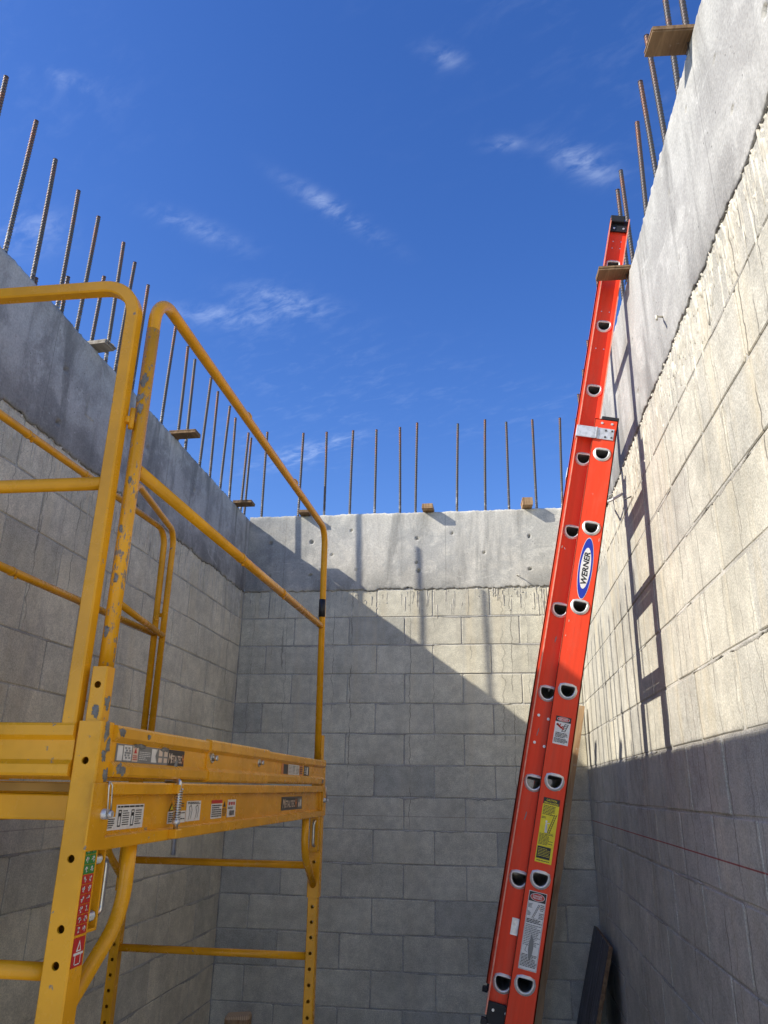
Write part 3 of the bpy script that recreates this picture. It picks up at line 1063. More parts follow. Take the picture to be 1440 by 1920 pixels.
def holed_post(name, x, y, z0, z1, h, holes, hr, mat, parent, cap=False, faces=('-y', '+y')):
    """square tube with real holes in the faces given"""
    m = MB()
    n = 12
    for fc in ('-y', '+y', '-x', '+x'):
        def q(a, z):
            return {'-y': (x + a, y - h, z), '+y': (x - a, y + h, z), '-x': (x - h, y - a, z), '+x': (x + h, y + a, z)}[fc]
        hl = sorted([z for z in holes if z0 + hr * 1.3 < z < z1 - hr * 1.3]) if fc in faces else []
        zc = z0
        c = .0025
        hw = h - c
        for zh in hl:
            s = hr * 1.25
            if zh - s > zc + 1e-4:
                m.add([q(-hw, zc), q(hw, zc), q(hw, zh - s), q(-hw, zh - s)], [(0, 1, 2, 3)])
            outer, inner = [], []
            for k in range(n):
                a = 2 * math.pi * (k + .5) / n
                ca_, sa_ = math.cos(a), math.sin(a)
                f = 1 / max(abs(ca_) / hw, abs(sa_) / s)
                outer.append(q(ca_ * f, zh + sa_ * f))
                inner.append(q(ca_ * hr, zh + sa_ * hr))
            # square the outer ring off at its corners
            m.add(outer + inner, [(k, (k + 1) % n, n + (k + 1) % n, n + k) for k in range(n)])
            for sx_, sz_ in ((1, 1), (-1, 1), (-1, -1), (1, -1)):
                k1 = max(range(n), key=lambda k: (math.cos(2 * math.pi * (k + .5) / n) * sx_ > 0) * (math.sin(2 * math.pi * (k + .5) / n) * sz_ > 0) * abs(math.cos(2 * math.pi * (k + .5) / n)) * (abs(math.cos(2 * math.pi * (k + .5) / n)) / hw < abs(math.sin(2 * math.pi * (k + .5) / n)) / s) )
                cand = [k for k in range(n) if math.cos(2 * math.pi * (k + .5) / n) * sx_ > 0 and math.sin(2 * math.pi * (k + .5) / n) * sz_ > 0]
                side = [k for k in cand if abs(math.cos(2 * math.pi * (k + .5) / n)) / hw >= abs(math.sin(2 * math.pi * (k + .5) / n)) / s]
                topb = [k for k in cand if k not in side]
                if side and topb:
                    a1 = max(side, key=lambda k: abs(math.sin(2 * math.pi * (k + .5) / n)))
                    b1 = max(topb, key=lambda k: abs(math.cos(2 * math.pi * (k + .5) / n)))
                    m.add([outer[a1], q(hw * sx_, zh + s * sz_), outer[b1]], [(0, 1, 2)])
            zc = zh + s
        m.add([q(-hw, zc), q(hw, zc), q(hw, z1), q(-hw, z1)], [(0, 1, 2, 3)])
    # rounded arrises
    c = .0025
    for sx_, sy_ in ((1, 1), (-1, 1), (-1, -1), (1, -1)):
        a, b = (x + sx_ * h, y + sy_ * (h - c)), (x + sx_ * (h - c), y + sy_ * h)
        m.add([(*a, z0), (*b, z0), (*b, z1), (*a, z1)], [(0, 1, 2, 3)])
    if cap:
        hw = h
        m.add([(x - hw, y - hw, z1), (x + hw, y - hw, z1), (x + hw, y + hw, z1), (x - hw, y + hw, z1)], [(0, 1, 2, 3)])
    return wbuild(m, name, mat, parent)


HOLES = [Z0 - 1.0254 - .0508 * k for k in range(34)]
for x in (XR, XL):
    for y in (YN, YF):
        near = (x, y) == (XR, YN)
        post = holed_post('post', x, y, .20, Z0 - 1.064, .0185, HOLES, .0062, YEL_M, scaf, True)
        holed_post('top_stub', x + .001, y - .004, Z0 - 1.075, Z0 - .968, .0148, [Z0 - 1.0], .0062, YEL_M, scaf, True)
        sl = holed_post('corner_sleeve', x, y, Z0 - 1.553, Z0 - 1.062, .0225, [Z0 - 1.127, Z0 - 1.2794, Z0 - 1.381, Z0 - 1.4318], .0064, YEL_M, scaf)
        # caster
        m = MB().box((x - .016, y - .016, .17), (x + .016, y + .016, .21))
        m.box((x - .028, y - .03, .155), (x + .028, y + .03, .17), 0, .003)
        for s in (-1, 1):
            m.box((x + s * .022, y - .02, .05), (x + s * .027, y + .02, .158), 0, .002)
        fk = wbuild(m, 'caster_fork', M['galv'], scaf)
        m = MB().tube([(x - .017, y, .0645), (x + .017, y, .0645)], .0635, 24)
        wh = wbuild(m, 'caster_wheel', M['rubber'], scaf)
# end ladder rungs
for y in (YN, YF):
    for z in (-1.445, -1.75, -2.055, -2.36):
        m = MB().tube([P(XL + .018, y + .002, z), P(XR - .018, y + .002, z)], .0135, 14)
        wbuild(m, 'rung', YEL_M, scaf)


# platform side channels: flanged beam, web set back
def channel_profile(s, xo):
    """s=+1: web open to +x"""
    zz_ = [-1.1605, -1.1635, -1.181, -1.1835, -1.2465, -1.2495, -1.267, -1.2695]
    return [(xo - .001 * s, zz_[0]), (xo, zz_[1]), (xo, zz_[2]), (xo - .013 * s, zz_[3]), (xo - .013 * s, zz_[4]), (xo, zz_[5]), (xo, zz_[6]), (xo - .001 * s, zz_[7]),
            (xo - .024 * s, zz_[7]), (xo - .024 * s, zz_[0])]


chans = []
for s, xo in ((1, XR + .0255), (-1, XL - .0255)):
    m = MB().prism([(a, b + Z0) for a, b in channel_profile(s, xo)], 1, YN + .024, YF - .024)
    for y0, y1 in ((YN + .024, YN + .046), (YF - .046, YF - .024)):
        m.box((xo - .023 * s, y0, Z0 - 1.247), (xo - .0035 * s, y1, Z0 - 1.183), 0, .002)
    # straps that tie the beam to the sleeves
    for y in (YN, YF):
        m.box((x_ := xo - .003 * s, y - .030, Z0 - 1.268), (xo + .0012 * s, y + .030, Z0 - 1.163), 0, .001)
    chans.append(wbuild(m, 'platform_beam', YEL_M, scaf))
for k in range(4):
    a = XL + .03 + k * (XR - XL - .06) / 4
    m = MB().box((a + .002, YN + .03, Z0 - 1.178), (a + (XR - XL - .06) / 4 - .002, YF - .03, Z0 - 1.163), 0, .002)
    wbuild(m, 'deck_plank', M['deck'], scaf)
for y in (YN + .06, YF - .06, (YN + YF) / 2):
    m = MB().box((XL + .002, y - .015, Z0 - 1.225), (XR - .002, y + .015, Z0 - 1.182), 0, .003)
    wbuild(m, 'cross_member', YEL_M, scaf)


# toe boards: corrugated strips
def toe_profile(s, xo, e=0.0):
    xb = xo - (.014 if e == 0 else .0125) * s
    return [(xb, -1.154 - e), (xo - .002 * s + e * s, -1.152 - e), (xo + e * s, -1.148 - e), (xo + e * s, -1.134), (xo - .009 * s + e * s, -1.126), (xo - .009 * s + e * s, -1.094),
            (xo + e * s, -1.086), (xo + e * s, -1.070 + e), (xo - .002 * s + e * s, -1.066 + e), (xb, -1.064 + e)]


for s, xo in ((1, XR + .031), (-1, XL - .031)):
    ys = YN + .020
    m = MB().prism([(a, b + Z0) for a, b in toe_profile(s, xo)], 1, ys, YF - .015)
    tb = wbuild(m, 'toe_board', YEL_M, scaf)
    m = MB().prism([(a, b + Z0) for a, b in toe_profile(s, xo, .0032)], 1, -3.56, -3.07)
    jn = subpart(m, 'splice_sleeve', YEL_M, tb, scaf)
    for y, z in ((-3.53, -1.103), (-3.145, -1.101)):
        m = MB().disc(P(xo - .006 * s, y, z), (s, 0, 0), .011, .003, 14)
        m.tube([P(xo - .004 * s, y, z), P(xo + .006 * s, y, z), P(xo + .009 * s, y, z)], .0062, 6)
        subpart(m, 'bolt', M['chrome'], tb, scaf)
        m = MB().disc(P(xo - .0062 * s, y + .028, z), (s, 0, 0), .005, .0008, 10)
        subpart(m, 'bolt_hole', M['s_black'], tb, scaf)
    if s == 1:
        toe_right = tb
for s, yo in ((-1, YN - .028), (1, YF + .028)):
    m = MB().prism([(a, b + Z0) for a, b in toe_profile(s, yo)], 0, XL + .02, XR - .026)
    wbuild(m, 'toe_board', YEL_M, scaf)

# corner braces: bent tubes from the beam down to the posts
for x in (XR, XL):
    for y, s in ((YN, 1), (YF, -1)):
        zb = -1.512
        pth = fillet([P(x, y + s * .19, -1.262), P(x, y + s * .19, -1.39), P(x, y + s * .012, zb)], .11, 7)
        m = MB().tube(pth, .0135, 14)
        wbuild(m, 'corner_brace', M['yellow'], scaf)

# spring latches with a chrome pull handle, at each visible corner
for y, s in ((YN, 1), (YF, -1)):
    x = XR
    m = MB().box((x - .012, y + s * .024, Z0 - 1.392), (x + .020, y + s * .028, Z0 - 1.268), 0, .001)
    m.box((x + .016, y + s * .024, Z0 - 1.388), (x + .020, y + s * .062, Z0 - 1.270), 0, .001) if s < 0 else None
    m.box((x - .012, y + s * .058, Z0 - 1.392), (x + .018, y + s * .062, Z0 - 1.268), 0, .001)
    m.box((x - .012, y + s * .024, Z0 - 1.394), (x + .018, y + s * .062, Z0 - 1.389), 0, .001)
    br = wbuild(m, 'latch_bracket', YEL_M, scaf)
    for z in (-1.285, -1.372):
        pts = [P(x + .008 + .0075 * math.cos(a), y + s * (.030 + .026 * k / 60), z + .0075 * math.sin(a)) for k, a in [(k, 2 * math.pi * k / 9) for k in range(61)]]
        m = MB().tube(pts, .0016, 6)
        subpart(m, 'spring', M['chrome'], br, scaf)
    m = MB().tube(fillet([P(x + .008, y + s * .025, -1.285), P(x + .008, y + s * .086, -1.285), P(x + .008, y + s * .086, -1.372), P(x + .008, y + s * .025, -1.372)], .012, 6), .0052, 10)
    subpart(m, 'pull_handle', M['chrome'], br, scaf)

# hook bolt with a spring on the right beam
hx, hy = XR + .034, -3.731
m = MB().tube(fillet([P(hx - .035, hy + .01, -1.158), P(hx, hy, -1.154), P(hx, hy, -1.298)], .008, 5), .0048, 10)
hb = wbuild(m, 'hook_bolt', M['chrome'], scaf)
m = MB().tube([P(hx + .0075 * math.cos(a), hy + .0075 * math.sin(a), -1.172 - .058 * k / 96) for k, a in [(k, 2 * math.pi * k / 8) for k in range(97)]], .0014, 6)
subpart(m, 'spring', M['chrome'], hb, scaf)
m = MB().disc(P(hx, hy, -1.240), (0, 0, 1), .0085, .009, 6)
subpart(m, 'nut', M['galv'], hb, scaf)
m = MB().box(P(XR + .025, hy - .014, -1.267), P(hx + .009, hy + .014, -1.249), 0, .002)
wbuild(m, 'hook_bracket', YEL_M, scaf)
m = MB().box(P(XR + .022, hy - .014, -1.181), P(hx + .004, hy + .014, -1.163), 0, .002)
wbuild(m, 'hook_bracket', YEL_M, scaf)

# lock pins with wire clips
for y, s in ((YN, 1), (YF, -1)):
    x = XR + .0265
    yy = y + s * .012
    m = MB().disc(P(x - .01, yy, -1.212), (1, 0, 0), .0085, .020, 12)
    m.disc(P(x + .008, yy, -1.212), (1, 0, 0), .0055, .010, 10)
    lp = wbuild(m, 'lock_pin', M['galv'], scaf)
    m = MB().tube(fillet([P(x + .012, yy - .006, -1.212), P(x + .008, yy - .006, -1.166), P(x + .004, yy + .000, -1.158), P(x + .008, yy + .006, -1.166), P(x + .012, yy + .006, -1.212)], .004, 4), .0016, 6)
    subpart(m, 'wire_clip', M['chrome'], lp, scaf)


# guardrails
def rail_frame(name, pts, r, n_mid, mids, mat, bend=.085, sq=False, joints=()):
    m = MB()
    path = fillet(pts, bend, 9)
    if sq:
        m.sweep(path, SQ(.0135, .003), 0, True, False)
    else:
        m.tube(path, r, 16)
    o = wbuild(m, name, mat, scaf)
    for a, b in mids:
        m = MB().tube([a, b], r * .98, 16)
        subpart(m, 'mid_rail', YEL_M, o, scaf)
    # telescoping joints with their push buttons
    for a, d, rr in joints:
        a, d = Vector(a), Vector(d).normalized()
        m = MB().tube([a - d * .0, a + d * .012], rr * 1.10, 16)
        m.tube([a + d * .03 + Vector((0, 0, -rr * .9)), a + d * .03 + Vector((0, 0, -rr * 1.35))], .0045, 8)
        subpart(m, 'joint_collar', YEL_M, o, scaf)
    return o


TR = .0135
gx = XR - .010
zt0, zt1 = -.150, -.100
d = Vector((0, 1, (zt1 - zt0) / 1.75))
side_r = rail_frame('side_guardrail', [P(gx, YN + .022, -1.06), P(gx, YN + .022, zt0), P(gx, YF - .040, zt1), P(gx + .006, YF - .018, -1.06)], TR, 1,
                    [(P(gx, YN + .03, -.566), P(gx, YF - .035, -.528))], M['yellow'], .075,
                    joints=[(P(gx, -3.40, -.127), d, TR), (P(gx, -2.83, -.107), d, TR), (P(gx, -3.35, -.551), (0, 1, .02), TR), (P(gx, -2.90, -.541), (0, 1, .02), TR)])
# the worn near upright of that frame
m = MB().tube([P(gx, YN + .022, -1.055), P(gx, YN + .022, -.245)], TR * 1.03, 16)
subpart(m, 'worn_upright', M['yellow_worn'], side_r, scaf)
m = MB().tube([P(gx + .001, YF - .036, -.415), P(gx + .001, YF - .034, -.49)], TR * 1.06, 16)
bs = subpart(m, 'sticker', M['s_black'], side_r, scaf)
lx = XL
side_l = rail_frame('side_guardrail', [P(lx, YN + .022, -1.06), P(lx, YN + .022, -.135), P(lx, YF - .01, -.075), P(lx, YF + .018, -1.06)], TR, 1,
                    [(P(lx, YN + .03, -.560), P(lx, YF, -.546))], M['yellow'], .075,
                    joints=[(P(lx, -3.33, -.112), (0, 1, .03), TR), (P(lx, -2.97, -.10), (0, 1, .03), TR), (P(lx, -3.28, -.555), (0, 1, .01), TR), (P(lx, -2.86, -.551), (0, 1, .01), TR)])
# gate across the near end (square tube), closed
ngx = -.133
gate_n = rail_frame('end_gate', [P(ngx, YN - .012, -1.075), P(ngx, YN - .012, -.155), P(-.80, YN - .012, -.150), P(-.80, YN - .012, -1.04)], TR, 1,
                    [(P(ngx - .012, YN - .012, -.613), P(-.79, YN - .012, -.610))], M['yellow'], .075, True)
m = MB().box(P(ngx + .012, YN - .012, -.480), P(gx - .008, YN + .018, -.466), 0, .002)
m.tube([P(ngx + .022, YN, -.490), P(ngx + .022, YN, -.445)], .0055, 10)
subpart(m, 'hinge', M['yellow'], gate_n, scaf)
# gate of the far end, swung inwards along the left side
h0, h1 = Vector((-.822, -2.215)), Vector((-.722, -2.84))
gate_f = rail_frame('end_gate', [P(h0.x, h0.y, -1.04), P(h0.x, h0.y, -.075), P(h1.x, h1.y, -.078), P(h1.x, h1.y, -1.04)], TR, 1,
                    [(P(h0.x, h0.y, -.552), P(h1.x, h1.y, -.552))], M['yellow'], .075)
m = MB().box(P(-.845, -2.222, -.470), P(-.825, -2.212, -.452), 0, .002)
m.tube(fillet([P(-.842, -2.232, -.445), P(-.842, -2.232, -.485), P(-.850, -2.245, -.490), P(-.855, -2.25, -.470)], .006, 3), .004, 8)
subpart(m, 'hinge', M['yellow'], gate_f, scaf)

# dried cement splashes at the near corner
def splat(o, u, v, rad, seed, parent, n=18, asp=1.0):
    rg_ = random.Random(seed)
    st = Sticker(o, u, v)
    n = 44
    pr = [rad * max(.25, .78 + .55 * noise.noise((math.cos(a) * 1.3, math.sin(a) * 1.3, seed * 3.3)) + .42 * noise.noise((math.cos(a) * 5, math.sin(a) * 5, seed)) + rg_.uniform(-.10, .10)) for a in [2 * math.pi * k / n for k in range(n)]]
    c = Vector(o)
    vs = [c + st.n * .0026]
    for k in range(n):
        a = 2 * math.pi * k / n
        vs.append(c + st.n * .0019 + (st.u * math.cos(a) + st.v * math.sin(a) * asp) * pr[k] * .72)
    for k in range(n):
        a = 2 * math.pi * k / n
        vs.append(c + st.n * .0002 + (st.u * math.cos(a) + st.v * math.sin(a) * asp) * pr[k])
    fs = [(0, 1 + k, 1 + (k + 1) % n) for k in range(n)] + [(1 + k, 1 + n + k, 1 + n + (k + 1) % n, 1 + (k + 1) % n) for k in range(n)]
    m_ = MB().add(vs, fs, 0, True)
    return wbuild(m_, 'cement_splash', M['splat'], parent)


ex_, ey_, ez_ = (1, 0, 0), (0, 1, 0), (0, 0, 1)
xs_ = XR + .0226
for k, (y, z, rr, asp) in enumerate([(YN - .004, -1.075, .011, 1.6), (YN + .006, -1.10, .009, 1.5), (YN - .006, -1.118, .010, 1.3), (YN + .010, -1.150, .010, 1.5)]):
    splat(P(xs_, y, z), ey_, ez_, rr, k + 3, scaf, asp=asp)
xt_ = XR + .0312
for k, (y, z, rr, asp) in enumerate([(-4.012, -1.076, .013, .7), (-3.995, -1.142, .018, .5), (-4.01, -1.138, .012, .9), (-3.90, -1.078, .007, .8), (-2.30, -1.142, .018, .5)]):
    splat(P(xt_, y, z), ey_, ez_, rr, k + 13, scaf, asp=asp)
for k, (y, z, rr, asp) in enumerate([(-3.92, -1.096, .030, .22), (-3.80, -1.097, .024, .25), (-3.735, -1.122, .012, .8)]):
    splat(P(xt_ - .0085, y, z), ey_, ez_, rr, k + 23, scaf, asp=asp)
for k, (z, rr, asp) in enumerate([(-.375, .0105, 1.7), (-.415, .0085, 1.4), (-.44, .0095, 1.5), (-.70, .005, 2.0), (-.80, .006, 2.2), (-.90, .006, 1.8), (-.60, .0045, 2.0)]):
    splat(P(gx + .002 * (-1) ** k, YN + .022 - TR * 1.03, z), ex_, ez_, rr, k + 51, scaf, asp=asp)
splat(P(XR + .004, YN - .0190, -1.045), ex_, ez_, .008, 31, scaf, asp=1.6)
splat(P(XR + .0160, YN - .004, -1.03), ey_, ez_, .010, 32, scaf, asp=1.5)


# stickers on the beam web and toe board (u along +y, v up, normal +x)
def xsticker(x, y0, y1, z0, z1):
    s = Sticker(P(x, y0, z0), ey_, ez_)
    return s, y1 - y0, z1 - z0


def put_sticker(s, part, root=scaf, name='sticker'):
    return subpart(s.mb, name, STK, part, root)


wx = XR + .0125
beam_r = chans[0]
# 1 white diagram label
s, a, b = xsticker(wx, -4.002, -3.846, -1.241, -1.199)
s.rect(0, 0, .045, b * .52, WHITE, 0)
s.rect(.040, 0, a, b, WHITE, 0.5)
s.lines(.004, .003, .038, b * .48, 5, BLACK, 2, 1, .5)
s.lines(.044, b * .86, a - .004, b * .97, 1, BLACK, 2, 2, .6, 0)
for cu in (.050, .102):
    for q in ((cu, .005, cu + .012, .007), (cu, .031, cu + .012, .033), (cu, .005, cu + .002, .033), (cu + .010, .005, cu + .012, .033)):
        s.rect(*q, BLACK, 2)
    s.rect(cu + .002, .022, cu + .010, .028, BLACK, 2)
    s.lines(cu + .018, .006, cu + .044, .033, 7, BLACK, 2, int(cu * 1000), .42)
put_sticker(s, beam_r)
# 2 two-part label
s, a, b = xsticker(wx, -3.728, -3.541, -1.240, -1.197)
s.rect(.0, 0, .098, b * .55, WHITE, 0)
s.poly([(.004, b * .58), (.030, b * .58), (.017, b * .96)], BLACK, 1)
s.poly([(.009, b * .62), (.025, b * .62), (.017, b * .86)], YEL, 2)
s.lines(.035, b * .6, .085, b * .95, 3, BLACK, 1, 5, .5)
s.lines(.004, .002, .095, b * .5, 5, BLACK, 2, 6, .5)
s.rect(.100, .001, a, b, WHITE, 0)
s.lines(.106, b * .84, a - .004, b * .96, 2, BLACK, 2, 7, .6)
for cu in (.115, .155):
    for p, q in (((cu, .004), (cu + .008, .020)), ((cu + .008, .020), (cu, .030)), ((cu, .030), (cu + .012, .034)), ((cu + .012, .034), (cu + .020, .024)), ((cu + .020, .024), (cu + .012, .006))):
        s.line(p, q, .0016, BLACK, 2)
put_sticker(s, beam_r)
# 3 capacity label
s, a, b = xsticker(wx, -3.470, -3.285, -1.239, -1.197)
s.rect(0, 0, .078, b * .8, WHITE, 0)
s.rect(0, b * .82, .078, b, RED, 0)
s.lines(.005, .003, .073, b * .76, 6, BLACK, 2, 8, .5)
s.poly([(.086, b * .6), (.104, b * .6), (.095, b * .95)], BLACK, 1)
s.lines(.082, .004, .112, b * .55, 6, BLACK, 1, 9, .5)
s.rect(.118, 0, a, b, WHITE, 0)
for k in range(3):
    s.rect(.126 + k * .018, b * .68, .138 + k * .018, b * .86, RED, 2)
s.lines(.122, b * .45, a - .008, b * .6, 2, BLACK, 2, 10, .6)
for k in range(9):
    s.rect(.136 + k * .0042, .004, .136 + k * .0042 + (.0026 if k % 3 else .0014), b * .38, BLACK, 2)
put_sticker(s, beam_r)
# 4 maker's plate
s, a, b = xsticker(wx, -2.826, -2.548, -1.236, -1.195)
s.rect(0, 0, a, b, DARK, 0)
for k in range(9):
    s.rect(.004, .002 + k * b / 9.3, a - .004, .0032 + k * b / 9.3, GREY, 1)
s.rect(.012, .007, .206, b - .007, DARK, 2)
s.text('M', .027, b * .50, .030, PALE, 4, b * .66, .1, .02)
s.text('ETALTEC', .110, b * .46, .128, PALE, 4, b * .50, .1, .02)
s.text('H', .189, b * .50, .022, ORANGE, 4, b * .66, .1, .02)
s.rect(.216, .005, .270, b - .005, GREY, 2)
s.rect(.222, .008, .240, b * .55, PALE, 3)
s.rect(.246, .010, .264, b * .75, WHITE, 3)
put_sticker(s, beam_r)
# toe board labels
tx = XR + .0222
s, a, b = xsticker(tx, -4.012, -3.695, -1.1262, -1.0955)
s.rect(0, 0, a, b, GREY, 0)
s.rect(.006, .002, .026, b * .9, WHITE, 1)
s.rect(.030, .003, .062, b * .95, WHITE, 1)
for k in range(6):
    for j in range(5):
        if (k * 7 + j * 5 + k * j) % 3:
            s.rect(.034 + k * .0042, .006 + j * .0042, .0372 + k * .0042, .0092 + j * .0042, GREY, 2)
s.rect(.066, .002, .090, b * .98, PALE, 1)
s.lines(.069, .004, .087, b * .45, 3, RED, 2, 12, .5)
s.poly([(.072, b * .55), (.084, b * .55), (.078, b * .88)], RED, 2)
s.lines(.096, .005, .145, b * .7, 5, WHITE, 1, 13, .35)
s.rect(.150, .003, .176, b * .92, WHITE, 1)
s.poly([(.176, .003), (.176, b * .92), (.168, b * .5)], GREY, 2)
for k in range(2):
    s.rect(.184 + k * .026, .004, .202 + k * .026, b * .42, PALE, 1)
    s.rect(.184 + k * .026, b * .52, .202 + k * .026, b * .9, PALE, 1)
s.rect(.232, 0.0, a, b, DARK, 1)
s.text('M', .241, b * .46, .017, PALE, 3, b * .62, .1, .02)
s.text('ETALTEC', .276, b * .42, .056, PALE, 3, b * .46, .1, .02)
s.text('H', .310, b * .46, .011, ORANGE, 3, b * .60, .1, .02)
put_sticker(s, toe_right)
s, a, b = xsticker(tx, -2.885, -2.50, -1.1262, -1.0945)
s.rect(0, 0, .06, b, ORANGE, 0)
s.rect(.025, .001, .08, b * .96, DARK, .6)
s.rect(.085, 0, .235, b, WHITE, 0)
for k in range(3):
    s.lines(.092 + k * .048, .003, .132 + k * .048, b * .92, 6, GREY, 2, 20 + k, .45, .2)
s.rect(.240, 0, .285, b, ORANGE, 0)
s.lines(.245, .004, .28, b * .9, 4, DARK, 2, 24, .5, .2)
s.rect(.305, 0, a, b, DARK, 0)
s.rect(.345, .003, .365, b * .9, WHITE, 1)
s.lines(.31, .004, .338, b * .9, 4, WHITE, 1, 25, .4, .2)
put_sticker(s, toe_right)
# safety strip on the near sleeve (+x face)
sleeve_near = [o for o in scaf.children if o.name.startswith('corner_sleeve')][0]
s = Sticker(P(XR + .0225, YN - .0195, -1.440), ey_, ez_)
WD = .036
s.rect(0, .004, WD, .046, RED, 0)
s.poly([(.011, .026), (.027, .026), (.019, .042)], WHITE, 1)
s.poly([(.015, .028), (.023, .028), (.019, .037)], RED, 2)
s.rect(.004, .021, .034, .0245, WHITE, 1)
s.rect(.009, .007, .011, .021, WHITE, 1)
s.rect(.026, .007, .028, .021, WHITE, 1)
s.rect(.009, .007, .028, .0085, WHITE, 1)
rgs = random.Random(5)
z = .050
for col, n in ((RED, 6), (GREEN, 4)):
    for k in range(n):
        for c in range(2):
            u0 = c * .0182
            s.rect(u0, z, u0 + .0172, z + .0138, col, 0)
            cx, cz = u0 + .0086, z + .0069
            for q in range(3):
                a0 = rgs.uniform(0, 6.28)
                s.line((cx - .005 * math.cos(a0), cz - .0045 * math.sin(a0)), (cx + .005 * math.cos(a0 + .4), cz + .0045 * math.sin(a0 + .4)), .0014, WHITE, 1)
            s.ell(cx + rgs.uniform(-.003, .003), cz + .003, .0016, .0016, WHITE, 2, 8)
        z += .0146
for k in range(4):
    s.rect(.004 - .003 * (k < 1), z + .003 + k * .0045, .032 + .003 * (k < 1), z + .0055 + k * .0045, DARK, 1)
z += .023
s.poly([(.005, z), (.031, z), (.018, z + .026)], DARK, 1)
s.poly([(.0085, z + .002), (.0275, z + .002), (.018, z + .021)], YEL, 2)
s.poly([(.016, z + .005), (.020, z + .005), (.0185, z + .014), (.0175, z + .014)], DARK, 3)
put_sticker(s, sleeve_near)

# ------------------------------------------------------------------ extension ladder
TH = math.radians(11.95)
lad = thing('extension_ladder', 'orange fibreglass extension ladder leaning on the sunlit right wall', 'ladder', (.4337, -2.600, 0), (0, TH, 0))
# local: x across the rail (+ towards wall), y depth (+ away from camera), z along the ladder


def d_outline(w_, h_, n=20, rcf=.16):
    """D lying with its flat side up, centred"""
    pts = []
    rc = h_ * rcf
    hw, hh = w_ / 2, h_ / 2
    # flat top from left to right
    pts += [(-hw + rc, hh), (0, hh), (hw - rc, hh), (hw - rc * .25, hh - rc * .25), (hw, hh - rc)]
    m_ = n - 8
    for k in range(1, m_):
        a = math.pi * k / m_
        pts.append((hw * math.cos(a), hh - rc - (h_ - rc) * math.sin(a) ** .9))
    pts += [(-hw, hh - rc), (-hw + rc * .25, hh - rc * .25)]
    return pts


def rail_web(m, xc, hw, y, nrm, s0, s1, rungs, dw, dh, mi=0):
    """flat web with D openings; nrm=-1 faces the camera"""
    dd = d_outline(dw, dh)
    n = len(dd)
    zc = s0
    s = dh * .75

    def face(vs):
        m.add(vs if nrm < 0 else vs[::-1], [list(range(len(vs)))], mi)
    for zr in sorted(r for r in rungs if s0 + s < r < s1 - s):
        face([(xc - hw, y, zc), (xc + hw, y, zc), (xc + hw, y, zr - s), (xc - hw, y, zr - s)])
        outer = []
        for a, b in dd:
            f = 1 / max(abs(a) / hw, abs(b) / s)
            outer.append((a * f, b * f))
        for k in range(n):
            k2 = (k + 1) % n
            (a0, b0), (a1, b1) = outer[k], outer[k2]
            q = [(xc + a0, y, zr + b0)]
            if (abs(abs(a0) - hw) < 1e-6) != (abs(abs(a1) - hw) < 1e-6):
                q.append((xc + math.copysign(hw, a0 + a1), y, zr + math.copysign(s, b0 + b1)))
            q += [(xc + a1, y, zr + b1), (xc + dd[k2][0], y, zr + dd[k2][1]), (xc + dd[k][0], y, zr + dd[k][1])]
            face(q[::-1])
        zc = zr + s
    face([(xc - hw, y, zc), (xc + hw, y, zc), (xc + hw, y, s1), (xc - hw, y, s1)])


def d_ring(m, xc, y, zr, nrm, dw, dh, mi=0):
    """swaged aluminium collar round a rung end"""
    prof = [(1.0, .000), (1.08, -.0045), (1.26, -.0045), (1.31, -.0022), (1.48, -.0018), (1.51, .0)]
    rows = []
    for f, d_ in prof:
        ow = dw + (f - 1) * dw * .9
        oh = dh + (f - 1) * dw * .9
        rows.append([(xc + a, y - nrm * d_ * -1 if False else y + (d_ if nrm < 0 else -d_), zr + b) for a, b in d_outline(ow, oh, 20, .16 + .42 * (f - 1))])
    n = len(rows[0])
    vs = [v for r_ in rows for v in r_]
    fs = []
    for i in range(len(rows) - 1):
        for k in range(n):
            f = (i * n + k, i * n + (k + 1) % n, (i + 1) * n + (k + 1) % n, (i + 1) * n + k)
            fs.append(f if nrm > 0 else f[::-1])
    m.add(vs, [f[::-1] for f in fs], mi, True)


DW, DH = .046, .036
base_r = [2.966 - .3048 * i for i in range(10)]
fly_r = [3.863 - .3048 * i for i in range(10)]
FX = -.0646
BASE_W, FLY_W = .395, .345       # clear depth between the webs
yb0, yb1 = 0.0, BASE_W + .05
yf0, yf1 = .028, .028 + FLY_W + .045


def base_rail(y, nrm, name):
    m = MB()
    hw = .0445
    t = .0035
    rail_web(m, 0, hw, y, nrm, .06, 3.118, base_r, DW, DH)
    yi = y - nrm * t
    rail_web(m, 0, hw, yi, -nrm, .06, 3.118, base_r, DW, DH)
    fy = y - nrm * .030
    # flanges turned inwards: full on the wall side, a short lip on the fly side
    m.box((hw - .004, y, .06), (hw, fy, 3.118))
    m.box((-hw, y, .06), (-hw + .0022, y - nrm * .0075, 3.118), 1)
    m.box((-hw, y, 3.1145), (hw, yi, 3.118), 1)
    o = link_mesh(name, m.mesh(name, [M['fibre'], M['fibre_edge']]), lad)
    return o


def fly_rail(y, nrm, name):
    m = MB()
    hw = .0405
    rail_web(m, FX, hw, y, nrm, 1.03, 4.095, fly_r, DW, DH)
    rail_web(m, FX, hw, y - nrm * .0035, -nrm, 1.03, 4.095, fly_r, DW, DH)
    fy = y + nrm * .0215
    for s_ in (-1, 1):
        xa, xb = FX + s_ * hw, FX + s_ * (hw - .0045)
        m.box((xa, fy, 1.03), (xb, y - nrm * .0035, 4.095))
        m.box((xa, fy + nrm * .0012, 1.03), (xb, fy, 4.095), 1)
    return link_mesh(name, m.mesh(name, [M['fibre'], M['fibre_edge']]), lad)


